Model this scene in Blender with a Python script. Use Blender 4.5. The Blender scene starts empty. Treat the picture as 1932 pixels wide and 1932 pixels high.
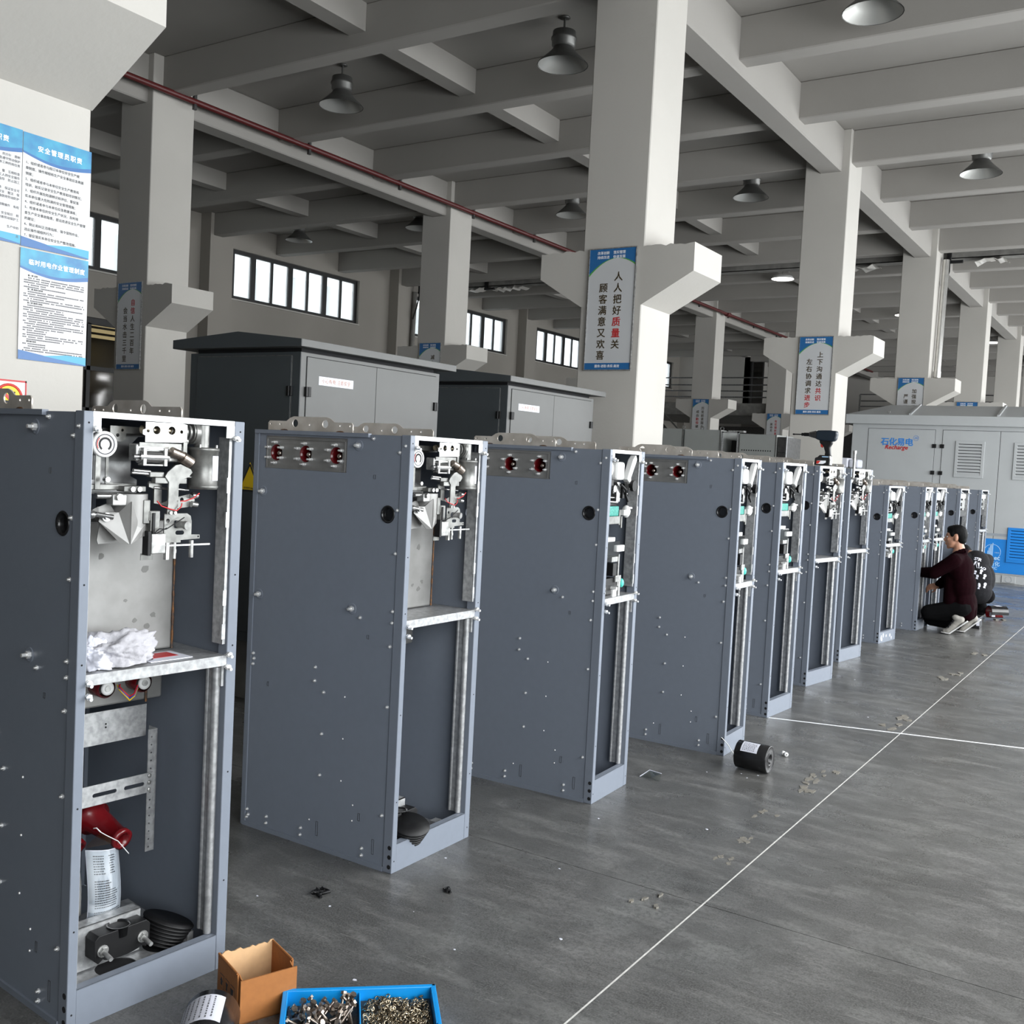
import bpy, bmesh, math, random
from mathutils import Vector, Matrix
random.seed(7)
S = bpy.context.scene
COL = S.collection
PI = math.pi

# ------------------------------------------------------------------ camera
cam_d = bpy.data.cameras.new('camera'); cam_d.sensor_width = 36.0; cam_d.lens = 35.994
cam_d.clip_start = 0.05; cam_d.clip_end = 300
cam = bpy.data.objects.new('camera', cam_d); COL.objects.link(cam)
_yaw, _pitch, _roll = -0.57473379, 0.05100048, 0.05101224
_f = Vector((math.sin(_yaw)*math.cos(_pitch), math.cos(_yaw)*math.cos(_pitch), -math.sin(_pitch)))
_r0 = Vector((math.cos(_yaw), -math.sin(_yaw), 0)); _u0 = _r0.cross(_f)
_r = math.cos(_roll)*_r0 + math.sin(_roll)*_u0
_u = -math.sin(_roll)*_r0 + math.cos(_roll)*_u0
cam.matrix_world = Matrix(((_r.x, _u.x, -_f.x, 0), (_r.y, _u.y, -_f.y, 0), (_r.z, _u.z, -_f.z, 1.57), (0, 0, 0, 1)))
S.camera = cam

# ------------------------------------------------------------------ exposure, sky, daylight
S.view_settings.view_transform = 'Standard'; S.view_settings.look = 'None'
S.view_settings.gamma = 1.0; S.view_settings.use_curve_mapping = False
S.view_settings.exposure = 0.0
W = bpy.data.worlds.new('overcast_sky'); S.world = W; W.use_nodes = True
_bg = W.node_tree.nodes['Background']; _bg.inputs[0].default_value = (0.90, 0.95, 1.0, 1); _bg.inputs[1].default_value = 3.4
S.cycles.max_bounces = 6; S.cycles.diffuse_bounces = 4; S.cycles.glossy_bounces = 3
S.cycles.transparent_max_bounces = 8; S.cycles.transmission_bounces = 4
S.cycles.use_denoising = True
S.cycles.sample_clamp_indirect = 4.0

def area(name, loc, direction, sx, sy, power, color=(0.985, 0.99, 1.0)):
    d = bpy.data.lights.new(name, 'AREA'); d.shape = 'RECTANGLE'; d.size = sx; d.size_y = sy
    d.energy = power; d.color = color
    o = bpy.data.objects.new(name, d); COL.objects.link(o)
    o.location = loc; o.rotation_euler = Vector(direction).to_track_quat('-Z', 'Y').to_euler()
    return o
# daylight entering through the tall windows of the right-hand wall, one light per bay
for _k in range(-1, 7):
    area('daylight_right', (2.82, 5.36 + 6*_k, 2.5), (-1, 0, -0.42), 4.9, 3.5, 330 if _k < 0 else 560)

# ------------------------------------------------------------------ materials
def new_mat(name):
    m = bpy.data.materials.new(name); m.use_nodes = True
    return m, m.node_tree.nodes, m.node_tree.links, m.node_tree.nodes['Principled BSDF']
def srgb(r, g, b):
    f = lambda c: (c/255/12.92) if c/255 <= 0.04045 else ((c/255+0.055)/1.055)**2.4
    return (f(r), f(g), f(b), 1)
def mat(name, col, rough=0.5, metal=0.0, var=0.0, scale=8.0, bump=0.0, spec=0.5, col2=None, detail=4.0, bscale=None, alpha=None):
    m, n, l, b = new_mat(name)
    b.inputs['Base Color'].default_value = col; b.inputs['Roughness'].default_value = rough
    b.inputs['Metallic'].default_value = metal; b.inputs['Specular IOR Level'].default_value = spec
    if var or col2 or bump:
        g = n.new('ShaderNodeNewGeometry')
        t = n.new('ShaderNodeTexNoise'); t.inputs['Scale'].default_value = scale; t.inputs['Detail'].default_value = detail
        l.new(g.outputs['Position'], t.inputs['Vector'])
        if var or col2:
            mx = n.new('ShaderNodeMix'); mx.data_type = 'RGBA'
            c2 = col2 or tuple(max(0, c*(1-var)) for c in col[:3]) + (1,)
            mx.inputs[6].default_value = col; mx.inputs[7].default_value = c2
            r = n.new('ShaderNodeMapRange'); r.inputs[1].default_value = 0.35; r.inputs[2].default_value = 0.65
            l.new(t.outputs[0], r.inputs[0]); l.new(r.outputs[0], mx.inputs[0]); l.new(mx.outputs[2], b.inputs['Base Color'])
        if bump:
            t2 = n.new('ShaderNodeTexNoise'); t2.inputs['Scale'].default_value = bscale or scale*4
            l.new(g.outputs['Position'], t2.inputs['Vector'])
            bp = n.new('ShaderNodeBump'); bp.inputs['Strength'].default_value = bump; bp.inputs['Distance'].default_value = 0.01
            l.new(t2.outputs[0], bp.inputs['Height']); l.new(bp.outputs[0], b.inputs['Normal'])
    return m
M = {}
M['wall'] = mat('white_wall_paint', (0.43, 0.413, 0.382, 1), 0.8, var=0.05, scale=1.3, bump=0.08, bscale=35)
M['leftwall'] = mat('beige_grey_wall_paint', (0.285, 0.266, 0.238, 1), 0.85, var=0.06, scale=0.8, bump=0.08, bscale=30)  # left wall and pilasters, darker and browner than the column paint
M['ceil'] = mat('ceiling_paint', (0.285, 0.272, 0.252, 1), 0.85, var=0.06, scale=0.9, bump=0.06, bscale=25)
M['plaster_edge'] = mat('rough_plaster', (0.74, 0.73, 0.70, 1), 0.9, var=0.15, scale=20, bump=0.5, bscale=60)
M['cab'] = mat('slate_grey_powder_coat', (0.168, 0.189, 0.226, 1), 0.42, spec=0.25, var=0.03, scale=30, bump=0.015, bscale=900)
M['kiosk'] = mat('light_grey_powder_coat', (0.125, 0.126, 0.123, 1), 0.55, spec=0.2, var=0.03, scale=6)
M['kiosk2'] = mat('pale_grey_powder_coat', (0.40, 0.415, 0.42, 1), 0.42, var=0.03, scale=4)
M['kiosk_shade'] = mat('shaded_grey_powder_coat', (0.048, 0.056, 0.061, 1), 0.5, var=0.05, scale=4)  # the kiosk paint again, darkened to hold the shade of the end faces
M['galv'] = mat('galvanized_steel', (0.46, 0.465, 0.47, 1), 0.42, 0.55, col2=(0.31, 0.315, 0.32, 1), scale=55, detail=2)
M['zinc'] = mat('bright_zinc', (0.40, 0.40, 0.39, 1), 0.33, 0.55, var=0.45, scale=45)
M['zinc2'] = mat('satin_zinc', (0.20, 0.20, 0.19, 1), 0.36, 0.55, var=0.45, scale=30)
M['screw'] = mat('plated_screws', (0.85, 0.85, 0.84, 1), 0.25, 0.6)
M['chrome'] = mat('polished_steel', (0.34, 0.34, 0.34, 1), 0.16, 0.9)
M['steel_dark'] = mat('dark_steel', (0.16, 0.16, 0.16, 1), 0.35, 0.9, var=0.3, scale=25)
M['stain'] = mat('brushed_stainless', (0.25, 0.247, 0.24, 1), 0.45, 0.45, col2=(0.195, 0.192, 0.185, 1), scale=9, detail=5)
M['lug'] = mat('laser_cut_stainless', (0.62, 0.58, 0.53, 1), 0.45, 0.5, col2=(0.46, 0.42, 0.37, 1), scale=14, detail=5)
M['weld'] = mat('heat_tinted_weld', (0.20, 0.09, 0.03, 1), 0.5, 0.5, col2=(0.06, 0.045, 0.04, 1), scale=60)
M['black'] = mat('black_rubber', (0.006, 0.006, 0.0065, 1), 0.5, spec=0.3)
M['blackgloss'] = mat('black_epoxy', (0.010, 0.010, 0.011, 1), 0.25)
M['blackframe'] = mat('black_window_frame', (0.010, 0.010, 0.010, 1), 0.5)
M['hole'] = mat('dark_hole', (0.004, 0.004, 0.005, 1), 0.9)
M['red'] = mat('red_epoxy_resin', (0.105, 0.004, 0.006, 1), 0.22)
M['darkred'] = mat('dark_red_pipe_paint', (0.075, 0.008, 0.008, 1), 0.45)
M['pcb'] = mat('green_circuit_board', (0.03, 0.36, 0.30, 1), 0.4, col2=(0.10, 0.55, 0.46, 1), scale=160, detail=1)
M['white'] = mat('white_plastic', (0.62, 0.62, 0.61, 1), 0.35)
M['paper'] = mat('white_paper', (0.62, 0.63, 0.70, 1), 0.6)
M['ink'] = mat('black_ink', (0.02, 0.02, 0.022, 1), 0.7)
M['greyink'] = mat('grey_ink', (0.085, 0.085, 0.095, 1), 0.7)
M['signsilver'] = mat('silver_sign_face', (0.56, 0.57, 0.58, 1), 0.4, 0.15, var=0.03, scale=3)
M['signblue'] = mat('sign_blue', (0.018, 0.115, 0.30, 1), 0.4)
M['signgreen'] = mat('sign_green', (0.08, 0.30, 0.06, 1), 0.4)
M['brownink'] = mat('dark_brown_lettering', (0.045, 0.030, 0.010, 1), 0.5)
M['redink'] = mat('red_lettering', (0.42, 0.012, 0.015, 1), 0.5)
M['whiteink'] = mat('white_lettering', (0.80, 0.82, 0.85, 1), 0.5)
M['posterwhite'] = mat('white_poster', (0.52, 0.52, 0.52, 1), 0.45)
M['posterblue'] = mat('poster_blue', (0.006, 0.13, 0.30, 1), 0.4, col2=(0.025, 0.27, 0.40, 1), scale=11, detail=6)
M['posterblue2'] = mat('poster_deep_blue', (0.005, 0.09, 0.27, 1), 0.4)
M['postercyan'] = mat('poster_cyan', (0.02, 0.26, 0.40, 1), 0.4)
M['yellow'] = mat('warning_yellow', (0.75, 0.50, 0.01, 1), 0.5)
M['signred'] = mat('sign_red', (0.50, 0.03, 0.02, 1), 0.5)
M['card'] = mat('brown_cardboard', (0.33, 0.125, 0.032, 1), 0.8, var=0.10, scale=60)
M['cardin'] = mat('pale_cardboard_inside', (0.60, 0.38, 0.20, 1), 0.85, var=0.06, scale=60)
M['tray'] = mat('bright_blue_plastic', (0.004, 0.26, 0.66, 1), 0.35)
M['blue'] = mat('kiosk_blue_vinyl', (0.012, 0.20, 0.60, 1), 0.4)
M['logoblue'] = mat('logo_blue', (0.025, 0.20, 0.58, 1), 0.4)
M['palelogo'] = mat('pale_blue_print', (0.40, 0.62, 0.86, 1), 0.5)
M['greystripe'] = mat('grey_stripe', (0.28, 0.31, 0.34, 1), 0.4)
M['whitecloth'] = mat('white_rag', (0.40, 0.395, 0.42, 1), 0.9, var=0.12, scale=18, bump=0.4, bscale=60)
M['concrete_dark'] = mat('raw_concrete', (0.20, 0.195, 0.18, 1), 0.85, var=0.35, scale=5)
M['lampshade'] = mat('dark_grey_lamp_metal', (0.10, 0.10, 0.095, 1), 0.4, 0.5)
M['lampin'] = mat('lamp_reflector', (0.42, 0.42, 0.40, 1), 0.35, 0.6)
M['farcab'] = mat('grey_green_enclosure_paint', (0.235, 0.245, 0.235, 1), 0.5, var=0.04, scale=5)
M['skin'] = mat('skin', (0.40, 0.20, 0.125, 1), 0.5, var=0.15, scale=30)
M['hair'] = mat('black_hair', (0.002, 0.002, 0.0022, 1), 0.6, spec=0.10, bump=0.5, scale=60, bscale=220)
M['maroon'] = mat('dark_maroon_cloth', (0.0075, 0.001, 0.0022, 1), 0.95, spec=0.05, var=0.3, scale=60, bump=0.3, bscale=30)
M['blackcloth'] = mat('black_cloth', (0.004, 0.004, 0.0045, 1), 0.95, spec=0.1, var=0.3, scale=40, bump=0.3, bscale=25)
M['greycloth'] = mat('charcoal_cloth', (0.016, 0.016, 0.018, 1), 0.95, spec=0.15, var=0.3, scale=40, bump=0.3, bscale=25)
M['shoe'] = mat('off_white_leather', (0.33, 0.315, 0.285, 1), 0.7, spec=0.2, var=0.15, scale=60)
M['yellowwire'] = mat('yellow_wire', (0.62, 0.40, 0.03, 1), 0.4)
M['bluewire'] = mat('blue_wire', (0.03, 0.06, 0.30, 1), 0.4)
M['navy'] = mat('navy_tool_plastic', (0.006, 0.013, 0.022, 1), 0.4)
M['glue'] = mat('dried_glue_stain', (0.185, 0.168, 0.135, 1), 0.7, col2=(0.12, 0.115, 0.105, 1), scale=90)
M['filler'] = mat('pale_joint_filler', (0.60, 0.59, 0.56, 1), 0.8, var=0.25, scale=30)
M['brass'] = mat('brassy_zinc', (0.50, 0.42, 0.30, 1), 0.25, 0.95, var=0.35, scale=120)
M['copperbolt'] = mat('worn_plated_bolts', (0.42, 0.36, 0.31, 1), 0.3, 0.95, var=0.4, scale=90)
M['foil'] = mat('crumpled_foil', (0.80, 0.78, 0.74, 1), 0.3, 0.6, bump=0.8, scale=10, bscale=14)
M['facade'] = mat('pale_outside_facade', (0.62, 0.63, 0.62, 1), 0.8, var=0.1, scale=0.6)
M['facade2'] = mat('grey_outside_facade', (0.36, 0.37, 0.37, 1), 0.8, var=0.1, scale=0.6)
M['stainmark'] = mat('grey_smudge', (0.13, 0.128, 0.122, 1), 0.5, 0.3)
M['wood'] = mat('plywood', (0.30, 0.19, 0.10, 1), 0.7, var=0.3, scale=6)
M['heap'] = mat('shadowed_metal_heap', (0.09, 0.075, 0.05, 1), 0.5, 0.4, var=0.5, scale=200)  # dark base colour stands for the shade between heaped pieces
M['silverpipe'] = mat('wrapped_silver_pipe', (0.70, 0.69, 0.66, 1), 0.28, 0.85, var=0.1, scale=10)

def glassy(name, tint, mixfac, rough=0.05):
    m, n, l, b = new_mat(name); n.remove(b)
    tr = n.new('ShaderNodeBsdfTransparent'); tr.inputs[0].default_value = tint
    gl = n.new('ShaderNodeBsdfGlossy'); gl.inputs['Roughness'].default_value = rough
    mx = n.new('ShaderNodeMixShader'); mx.inputs[0].default_value = mixfac
    l.new(tr.outputs[0], mx.inputs[1]); l.new(gl.outputs[0], mx.inputs[2]); l.new(mx.outputs[0], n['Material Output'].inputs[0])
    return m
M['glass'] = glassy('hazy_window_glass', (0.93, 0.95, 0.95, 1), 0.06)
M['darkglass'] = glassy('tinted_office_glass', (0.42, 0.42, 0.40, 1), 0.10)
M['clear'] = glassy('clear_plastic', (0.80, 0.84, 0.84, 1), 0.22, 0.12)
def frosted():
    m, n, l, b = new_mat('dusty_window_glass'); n.remove(b)
    tr = n.new('ShaderNodeBsdfTransparent'); tr.inputs[0].default_value = (0.95, 0.97, 0.97, 1)
    tl = n.new('ShaderNodeBsdfTranslucent'); tl.inputs[0].default_value = (0.9, 0.92, 0.92, 1)
    t = n.new('ShaderNodeTexNoise'); t.inputs['Scale'].default_value = 1.5
    g = n.new('ShaderNodeNewGeometry'); l.new(g.outputs['Position'], t.inputs['Vector'])
    r = n.new('ShaderNodeMapRange'); r.inputs[3].default_value = 0.15; r.inputs[4].default_value = 0.5
    l.new(t.outputs[0], r.inputs[0])
    mx = n.new('ShaderNodeMixShader'); l.new(r.outputs[0], mx.inputs[0])
    l.new(tr.outputs[0], mx.inputs[1]); l.new(tl.outputs[0], mx.inputs[2]); l.new(mx.outputs[0], n['Material Output'].inputs[0])
    return m
M['dusty'] = frosted()
def emit(name, col, s):
    m, n, l, b = new_mat(name)
    b.inputs['Base Color'].default_value = (0.8, 0.8, 0.8, 1)
    b.inputs['Emission Color'].default_value = col; b.inputs['Emission Strength'].default_value = s
    return m
M['officelamp'] = emit('office_ceiling_light', (1.0, 0.80, 0.45, 1), 2.2)
M['lampglow'] = emit('lit_lamp_panel', (1, 0.97, 0.9, 1), 3.0)

def floor_mat():
    m, n, l, b = new_mat('polished_grey_concrete')
    g = n.new('ShaderNodeNewGeometry')
    def noise(scale, detail, stretch=None, rot=0.0, dist=0.0):
        t = n.new('ShaderNodeTexNoise'); t.inputs['Scale'].default_value = scale; t.inputs['Detail'].default_value = detail
        t.inputs['Distortion'].default_value = dist
        if stretch:
            mp = n.new('ShaderNodeMapping'); mp.inputs['Scale'].default_value = stretch; mp.inputs['Rotation'].default_value = (0, 0, rot)
            l.new(g.outputs['Position'], mp.inputs[0]); l.new(mp.outputs[0], t.inputs['Vector'])
        else:
            l.new(g.outputs['Position'], t.inputs['Vector'])
        return t.outputs[0]
    def rng(src, a, c, lo=0.0, hi=1.0):
        r = n.new('ShaderNodeMapRange'); r.inputs[1].default_value = a; r.inputs[2].default_value = c
        r.inputs[3].default_value = lo; r.inputs[4].default_value = hi; l.new(src, r.inputs[0]); return r.outputs[0]
    def mix(fac, c1, c2):
        x = n.new('ShaderNodeMix'); x.data_type = 'RGBA'
        l.new(fac, x.inputs[0])
        for s, c in ((6, c1), (7, c2)):
            if isinstance(c, tuple): x.inputs[s].default_value = c
            else: l.new(c, x.inputs[s])
        return x.outputs[2]
    c = mix(rng(noise(1.1, 6, dist=0.6), 0.30, 0.70), (0.043, 0.043, 0.042, 1), (0.130, 0.129, 0.125, 1))
    c = mix(rng(noise(6.0, 8, dist=0.8), 0.40, 0.68, 0, 0.70), c, (0.046, 0.045, 0.043, 1))
    c = mix(rng(noise(3.2, 7, (1, 3.2, 1), 0.55, 0.5), 0.48, 0.70, 0, 0.55), c, (0.20, 0.198, 0.19, 1))
    c = mix(rng(noise(55, 6), 0.44, 0.62, 0, 0.45), c, (0.040, 0.040, 0.038, 1))
    c = mix(rng(noise(170, 2), 0.40, 0.7, 0, 0.40), c, (0.20, 0.20, 0.19, 1))
    for sc, st, ro in ((9, (1, 14, 1), 0.5), (7, (1, 18, 1), -0.7), (8, (1, 16, 1), 1.6)):
        c = mix(rng(noise(sc, 3, st, ro, 0.2), 0.66, 0.75, 0, 0.45), c, (0.27, 0.265, 0.25, 1))
    l.new(c, b.inputs['Base Color'])
    l.new(rng(noise(3.0, 6), 0.3, 0.7, 0.20, 0.42), b.inputs['Roughness'])
    bp = n.new('ShaderNodeBump'); bp.inputs['Strength'].default_value = 0.16; bp.inputs['Distance'].default_value = 0.004
    l.new(noise(60, 4), bp.inputs['Height']); l.new(bp.outputs[0], b.inputs['Normal'])
    b.inputs['Specular IOR Level'].default_value = 0.5
    return m
M['floor'] = floor_mat()

# ------------------------------------------------------------------ mesh helpers
class MB:
    """collects simple solids and links them as ONE mesh object"""
    def __init__(s): s.v = []; s.f = []; s.mi = []; s.sm = []
    def add(s, vs, fs, m=0, smooth=False):
        o = len(s.v); s.v += [tuple(p) for p in vs]
        for f in fs: s.f.append([i+o for i in f]); s.mi.append(m); s.sm.append(smooth)
        return s
    def box(s, x0, x1, y0, y1, z0, z1, m=0):
        return s.add([(x0,y0,z0),(x1,y0,z0),(x1,y1,z0),(x0,y1,z0),(x0,y0,z1),(x1,y0,z1),(x1,y1,z1),(x0,y1,z1)],
                     [(3,2,1,0),(4,5,6,7),(0,1,5,4),(1,2,6,5),(2,3,7,6),(3,0,4,7)], m)
    def cyl(s, p0, p1, r, n=14, m=0, r1=None, caps=True, smooth=True):
        p0 = Vector(p0); p1 = Vector(p1); r1 = r if r1 is None else r1
        d = (p1-p0).normalized(); a = d.orthogonal().normalized(); b = d.cross(a)
        vs = []
        for p, q in ((p0, r), (p1, r1)):
            for i in range(n):
                t = 2*PI*i/n; vs.append(p + q*(math.cos(t)*a + math.sin(t)*b))
        s.add(vs, [(i, (i+1) % n, n+(i+1) % n, n+i) for i in range(n)], m, smooth)
        if caps: s.add(vs, [tuple(range(n-1, -1, -1)), tuple(range(n, 2*n))], m)
        return s
    def lathe(s, origin, axis, prof, n=18, m=0, smooth=True, caps=False):
        o = Vector(origin); d = Vector(axis).normalized(); a = d.orthogonal().normalized(); b = d.cross(a)
        vs = []
        for h, r in prof:
            for i in range(n):
                t = 2*PI*i/n; vs.append(o + h*d + r*(math.cos(t)*a + math.sin(t)*b))
        fs = []
        for k in range(len(prof)-1):
            for i in range(n): fs.append((k*n+i, k*n+(i+1) % n, (k+1)*n+(i+1) % n, (k+1)*n+i))
        s.add(vs, fs, m, smooth)
        if caps:
            s.add(vs, [tuple(range(n-1, -1, -1)), tuple(range((len(prof)-1)*n, len(prof)*n))], m)
        return s
    def tube(s, pts, r, n=8, m=0):
        pts = [Vector(p) for p in pts]; vs = []; a = None
        for k, p in enumerate(pts):
            d = (pts[min(k+1, len(pts)-1)] - pts[max(k-1, 0)]).normalized()
            a = d.orthogonal().normalized() if a is None else (a - a.dot(d)*d).normalized()
            b = d.cross(a)
            rr = r[k] if isinstance(r, (list, tuple)) else r
            for i in range(n):
                t = 2*PI*i/n; vs.append(p + rr*(math.cos(t)*a + math.sin(t)*b))
        fs = [(k*n+i, k*n+(i+1) % n, (k+1)*n+(i+1) % n, (k+1)*n+i) for k in range(len(pts)-1) for i in range(n)]
        s.add(vs, fs, m, True)
        return s.add(vs, [tuple(range(n-1, -1, -1)), tuple(range((len(pts)-1)*n, len(pts)*n))], m)
    def prism(s, poly, thick, to3, m=0):
        """poly: 2-D outline; to3(u, v, w) -> 3-D; w runs 0..thick"""
        n = len(poly)
        vs = [to3(u, v, 0) for u, v in poly] + [to3(u, v, thick) for u, v in poly]
        return s.add(vs, [tuple(range(n-1, -1, -1)), tuple(range(n, 2*n))] + [(i, (i+1) % n, n+(i+1) % n, n+i) for i in range(n)], m)
    def ball(s, c, rx, ry=None, rz=None, m=0, n=12, k=8):
        ry = rx if ry is None else ry; rz = rx if rz is None else rz
        vs = []; fs = []
        for j in range(k+1):
            ph = PI*j/k
            for i in range(n):
                t = 2*PI*i/n
                vs.append((c[0]+rx*math.sin(ph)*math.cos(t), c[1]+ry*math.sin(ph)*math.sin(t), c[2]-rz*math.cos(ph)))
        for j in range(k):
            for i in range(n): fs.append((j*n+i, j*n+(i+1) % n, (j+1)*n+(i+1) % n, (j+1)*n+i))
        return s.add(vs, fs, m, True)
    def mesh(s, name, mats):
        me = bpy.data.meshes.new(name); me.from_pydata(s.v, [], s.f)
        for q in (mats if isinstance(mats, (list, tuple)) else [mats]): me.materials.append(q)
        me.polygons.foreach_set('material_index', s.mi); me.polygons.foreach_set('use_smooth', s.sm)
        me.validate(); 
        bm = bmesh.new(); bm.from_mesh(me); bmesh.ops.recalc_face_normals(bm, faces=bm.faces); bm.to_mesh(me); bm.free()
        return me
    def build(s, name, mats, parent=None, bevel=0.0, seg=2, loc=None, rotz=0.0):
        return link(name, s.mesh(name, mats), parent, bevel, seg, loc, rotz)

def link(name, me, parent=None, bevel=0.0, seg=2, loc=None, rotz=0.0):
    o = bpy.data.objects.new(name, me); COL.objects.link(o)
    if parent is not None: o.parent = parent
    if loc is not None: o.location = loc
    if rotz: o.rotation_euler = (0, 0, rotz)
    if bevel:
        b = o.modifiers.new('bevel', 'BEVEL'); b.width = bevel; b.segments = seg; b.limit_method = 'ANGLE'
    return o
def tag(o, label=None, cat=None, group=None, kind=None):
    if label: o['label'] = label
    if cat: o['category'] = cat
    if group: o['group'] = group
    if kind: o['kind'] = kind
    return o
def thing(name, label, cat, loc=(0, 0, 0), rotz=0.0, group=None):
    o = bpy.data.objects.new(name, None); COL.objects.link(o); o.location = loc; o.rotation_euler = (0, 0, rotz)
    o.empty_display_size = 0.1
    return tag(o, label, cat, group)
def struct(o): o['kind'] = 'structure'; return o
def stuff(o): o['kind'] = 'stuff'; return o
def copy_tree(o, parent=None):
    c = o.copy(); COL.objects.link(c); c.parent = parent
    for ch in [x for x in bpy.data.objects if x.parent == o]: copy_tree(ch, c)
    return c

def plate_mesh(name, outline, holes, thick, m, to3, bevel=0.0):
    """flat plate with real holes: 2-D filled curve, extruded, mapped to 3-D"""
    c = bpy.data.curves.new(name, 'CURVE'); c.dimensions = '2D'; c.fill_mode = 'BOTH'; c.extrude = thick/2
    for pts in [outline] + list(holes):
        sp = c.splines.new('POLY'); sp.points.add(len(pts)-1)
        for p, q in zip(sp.points, pts): p.co = (q[0], q[1], 0, 1)
        sp.use_cyclic_u = True
    ob = bpy.data.objects.new('tmp', c); me = bpy.data.meshes.new_from_object(ob); me.name = name
    bpy.data.objects.remove(ob); bpy.data.curves.remove(c)
    for v in me.vertices: v.co = Vector(to3(v.co.x, v.co.y, v.co.z + thick/2))
    me.materials.clear(); me.materials.append(m)
    bm = bmesh.new(); bm.from_mesh(me); bmesh.ops.recalc_face_normals(bm, faces=bm.faces); bm.to_mesh(me); bm.free()
    return me
def circle(cx, cy, r, n=20): return [(cx + r*math.cos(2*PI*i/n), cy + r*math.sin(2*PI*i/n)) for i in range(n)]
def rect(x0, x1, y0, y1): return [(x0, y0), (x1, y0), (x1, y1), (x0, y1)]
def slot(cx, cy, L, r, n=8):
    a = [(cx+L/2+r*math.cos(-PI/2+PI*i/n), cy+r*math.sin(-PI/2+PI*i/n)) for i in range(n+1)]
    b = [(cx-L/2+r*math.cos(PI/2+PI*i/n), cy+r*math.sin(PI/2+PI*i/n)) for i in range(n+1)]
    return a + b
def text_mesh(body, size, m, origin, xd, yd, align='CENTER', bold=0.0, line=1.0, shear=0.0, depth=0.0008, cspace=1.0):
    c = bpy.data.curves.new('lettering', 'FONT'); c.body = body; c.size = size; c.align_x = align
    c.resolution_u = 2; c.space_line = line; c.shear = shear; c.space_character = cspace
    ob = bpy.data.objects.new('tmp', c); src = bpy.data.meshes.new_from_object(ob)
    bpy.data.objects.remove(ob); bpy.data.curves.remove(c)
    vs = [tuple(v.co) for v in src.vertices]; fs = [tuple(q.vertices) for q in src.polygons]; bpy.data.meshes.remove(src)
    xd = Vector(xd); yd = Vector(yd); nd = xd.cross(yd); o = Vector(origin); b = bold*size
    V = []; F = []
    for k, (dx, dy) in enumerate(((0, 0),) if b <= 0 else ((-b, 0), (b, 0), (0, -b*.8), (0, b*.8))):   # a heavier stroke: the glyphs laid over themselves
        n = len(V); V += [o + xd*(x+dx) + yd*(y+dy) + nd*(depth + z + .00004*k) for x, y, z in vs]; F += [[i+n for i in f] for f in fs]
    me = bpy.data.meshes.new('lettering'); me.from_pydata(V, [], F); me.materials.append(m)
    return me
def text(name, body, size, m, origin, xd, yd, parent, **k):
    return link(name, text_mesh(body, size, m, origin, xd, yd, **k), parent)

# ------------------------------------------------------------------ floor: slabs with joints
floor = MB().box(-18, 3.4, -12.2, 46, -0.20, -0.006).build('floor', M['filler']); struct(floor)
_xs = [-18, -13.9, -9.7, -5.5, -1.333, 3.4]; _ys = [-12.2, -4.06, -0.30, 3.462, 7.222, 10.98, 14.74, 18.5, 22.26, 26.0, 30, 38, 46]
for i in range(len(_xs)-1):
    for j in range(len(_ys)-1):
        gx0 = 0.0035 if _xs[i] == -1.333 else 0.001; gx1 = 0.0035 if _xs[i+1] == -1.333 else 0.001
        MB().box(_xs[i]+gx0, _xs[i+1]-gx1, _ys[j]+0.002, _ys[j+1]-0.002, -0.0058, 0.0).build('slab', M['floor'], floor)
def strip(p0, p1, w, z=0.0012):
    a = Vector(p0); b = Vector(p1); d = (b-a).normalized(); nn = Vector((-d.y, d.x, 0))*w/2
    mb = MB(); mb.add([a+nn, b+nn, b-nn, a-nn, a+nn+Vector((0,0,z)), b+nn+Vector((0,0,z)), b-nn+Vector((0,0,z)), a-nn+Vector((0,0,z))],
                      [(0,1,2,3),(4,5,6,7),(0,1,5,4),(1,2,6,5),(2,3,7,6),(3,0,4,7)]); return mb
strip((-2.1, 6.396, 0), (-0.3, 6.90, 0), 0.016).build('chalk_line', M['whiteink'], floor)
_gl = MB()
for px, py, r in ((-1.45,3.98,.05),(-1.42,4.25,.07),(-1.47,4.55,.05),(-1.44,5.05,.08),(-1.46,5.25,.09),(-1.43,5.4,.06),(-1.42,6.75,.09),(-1.40,7.1,.12),(-1.44,8.7,.12),(-1.41,9.0,.10),(-1.43,10.2,.10),(-1.5,3.35,.04)):
    for q in range(4):
        c = (px+random.uniform(-.05,.05), py+random.uniform(-.1,.1)); k = 9
        pts = [(c[0]+r*.28*random.uniform(.3,1.1)*math.cos(2*PI*i/k), c[1]+r*.55*random.uniform(.3,1.1)*math.sin(2*PI*i/k)) for i in range(k)]
        zz_ = .0004+.00015*q+.00001*len(_gl.f); _gl.prism(pts, zz_, lambda u, v, w: (u, v, w))
strip((-1.3333,-12,0),(-1.3333,46,0),.0056,.0004).build('joint_filler', M['filler'], floor)
stuff(_gl.build('glue_residue', M['glue'], floor))

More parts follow.
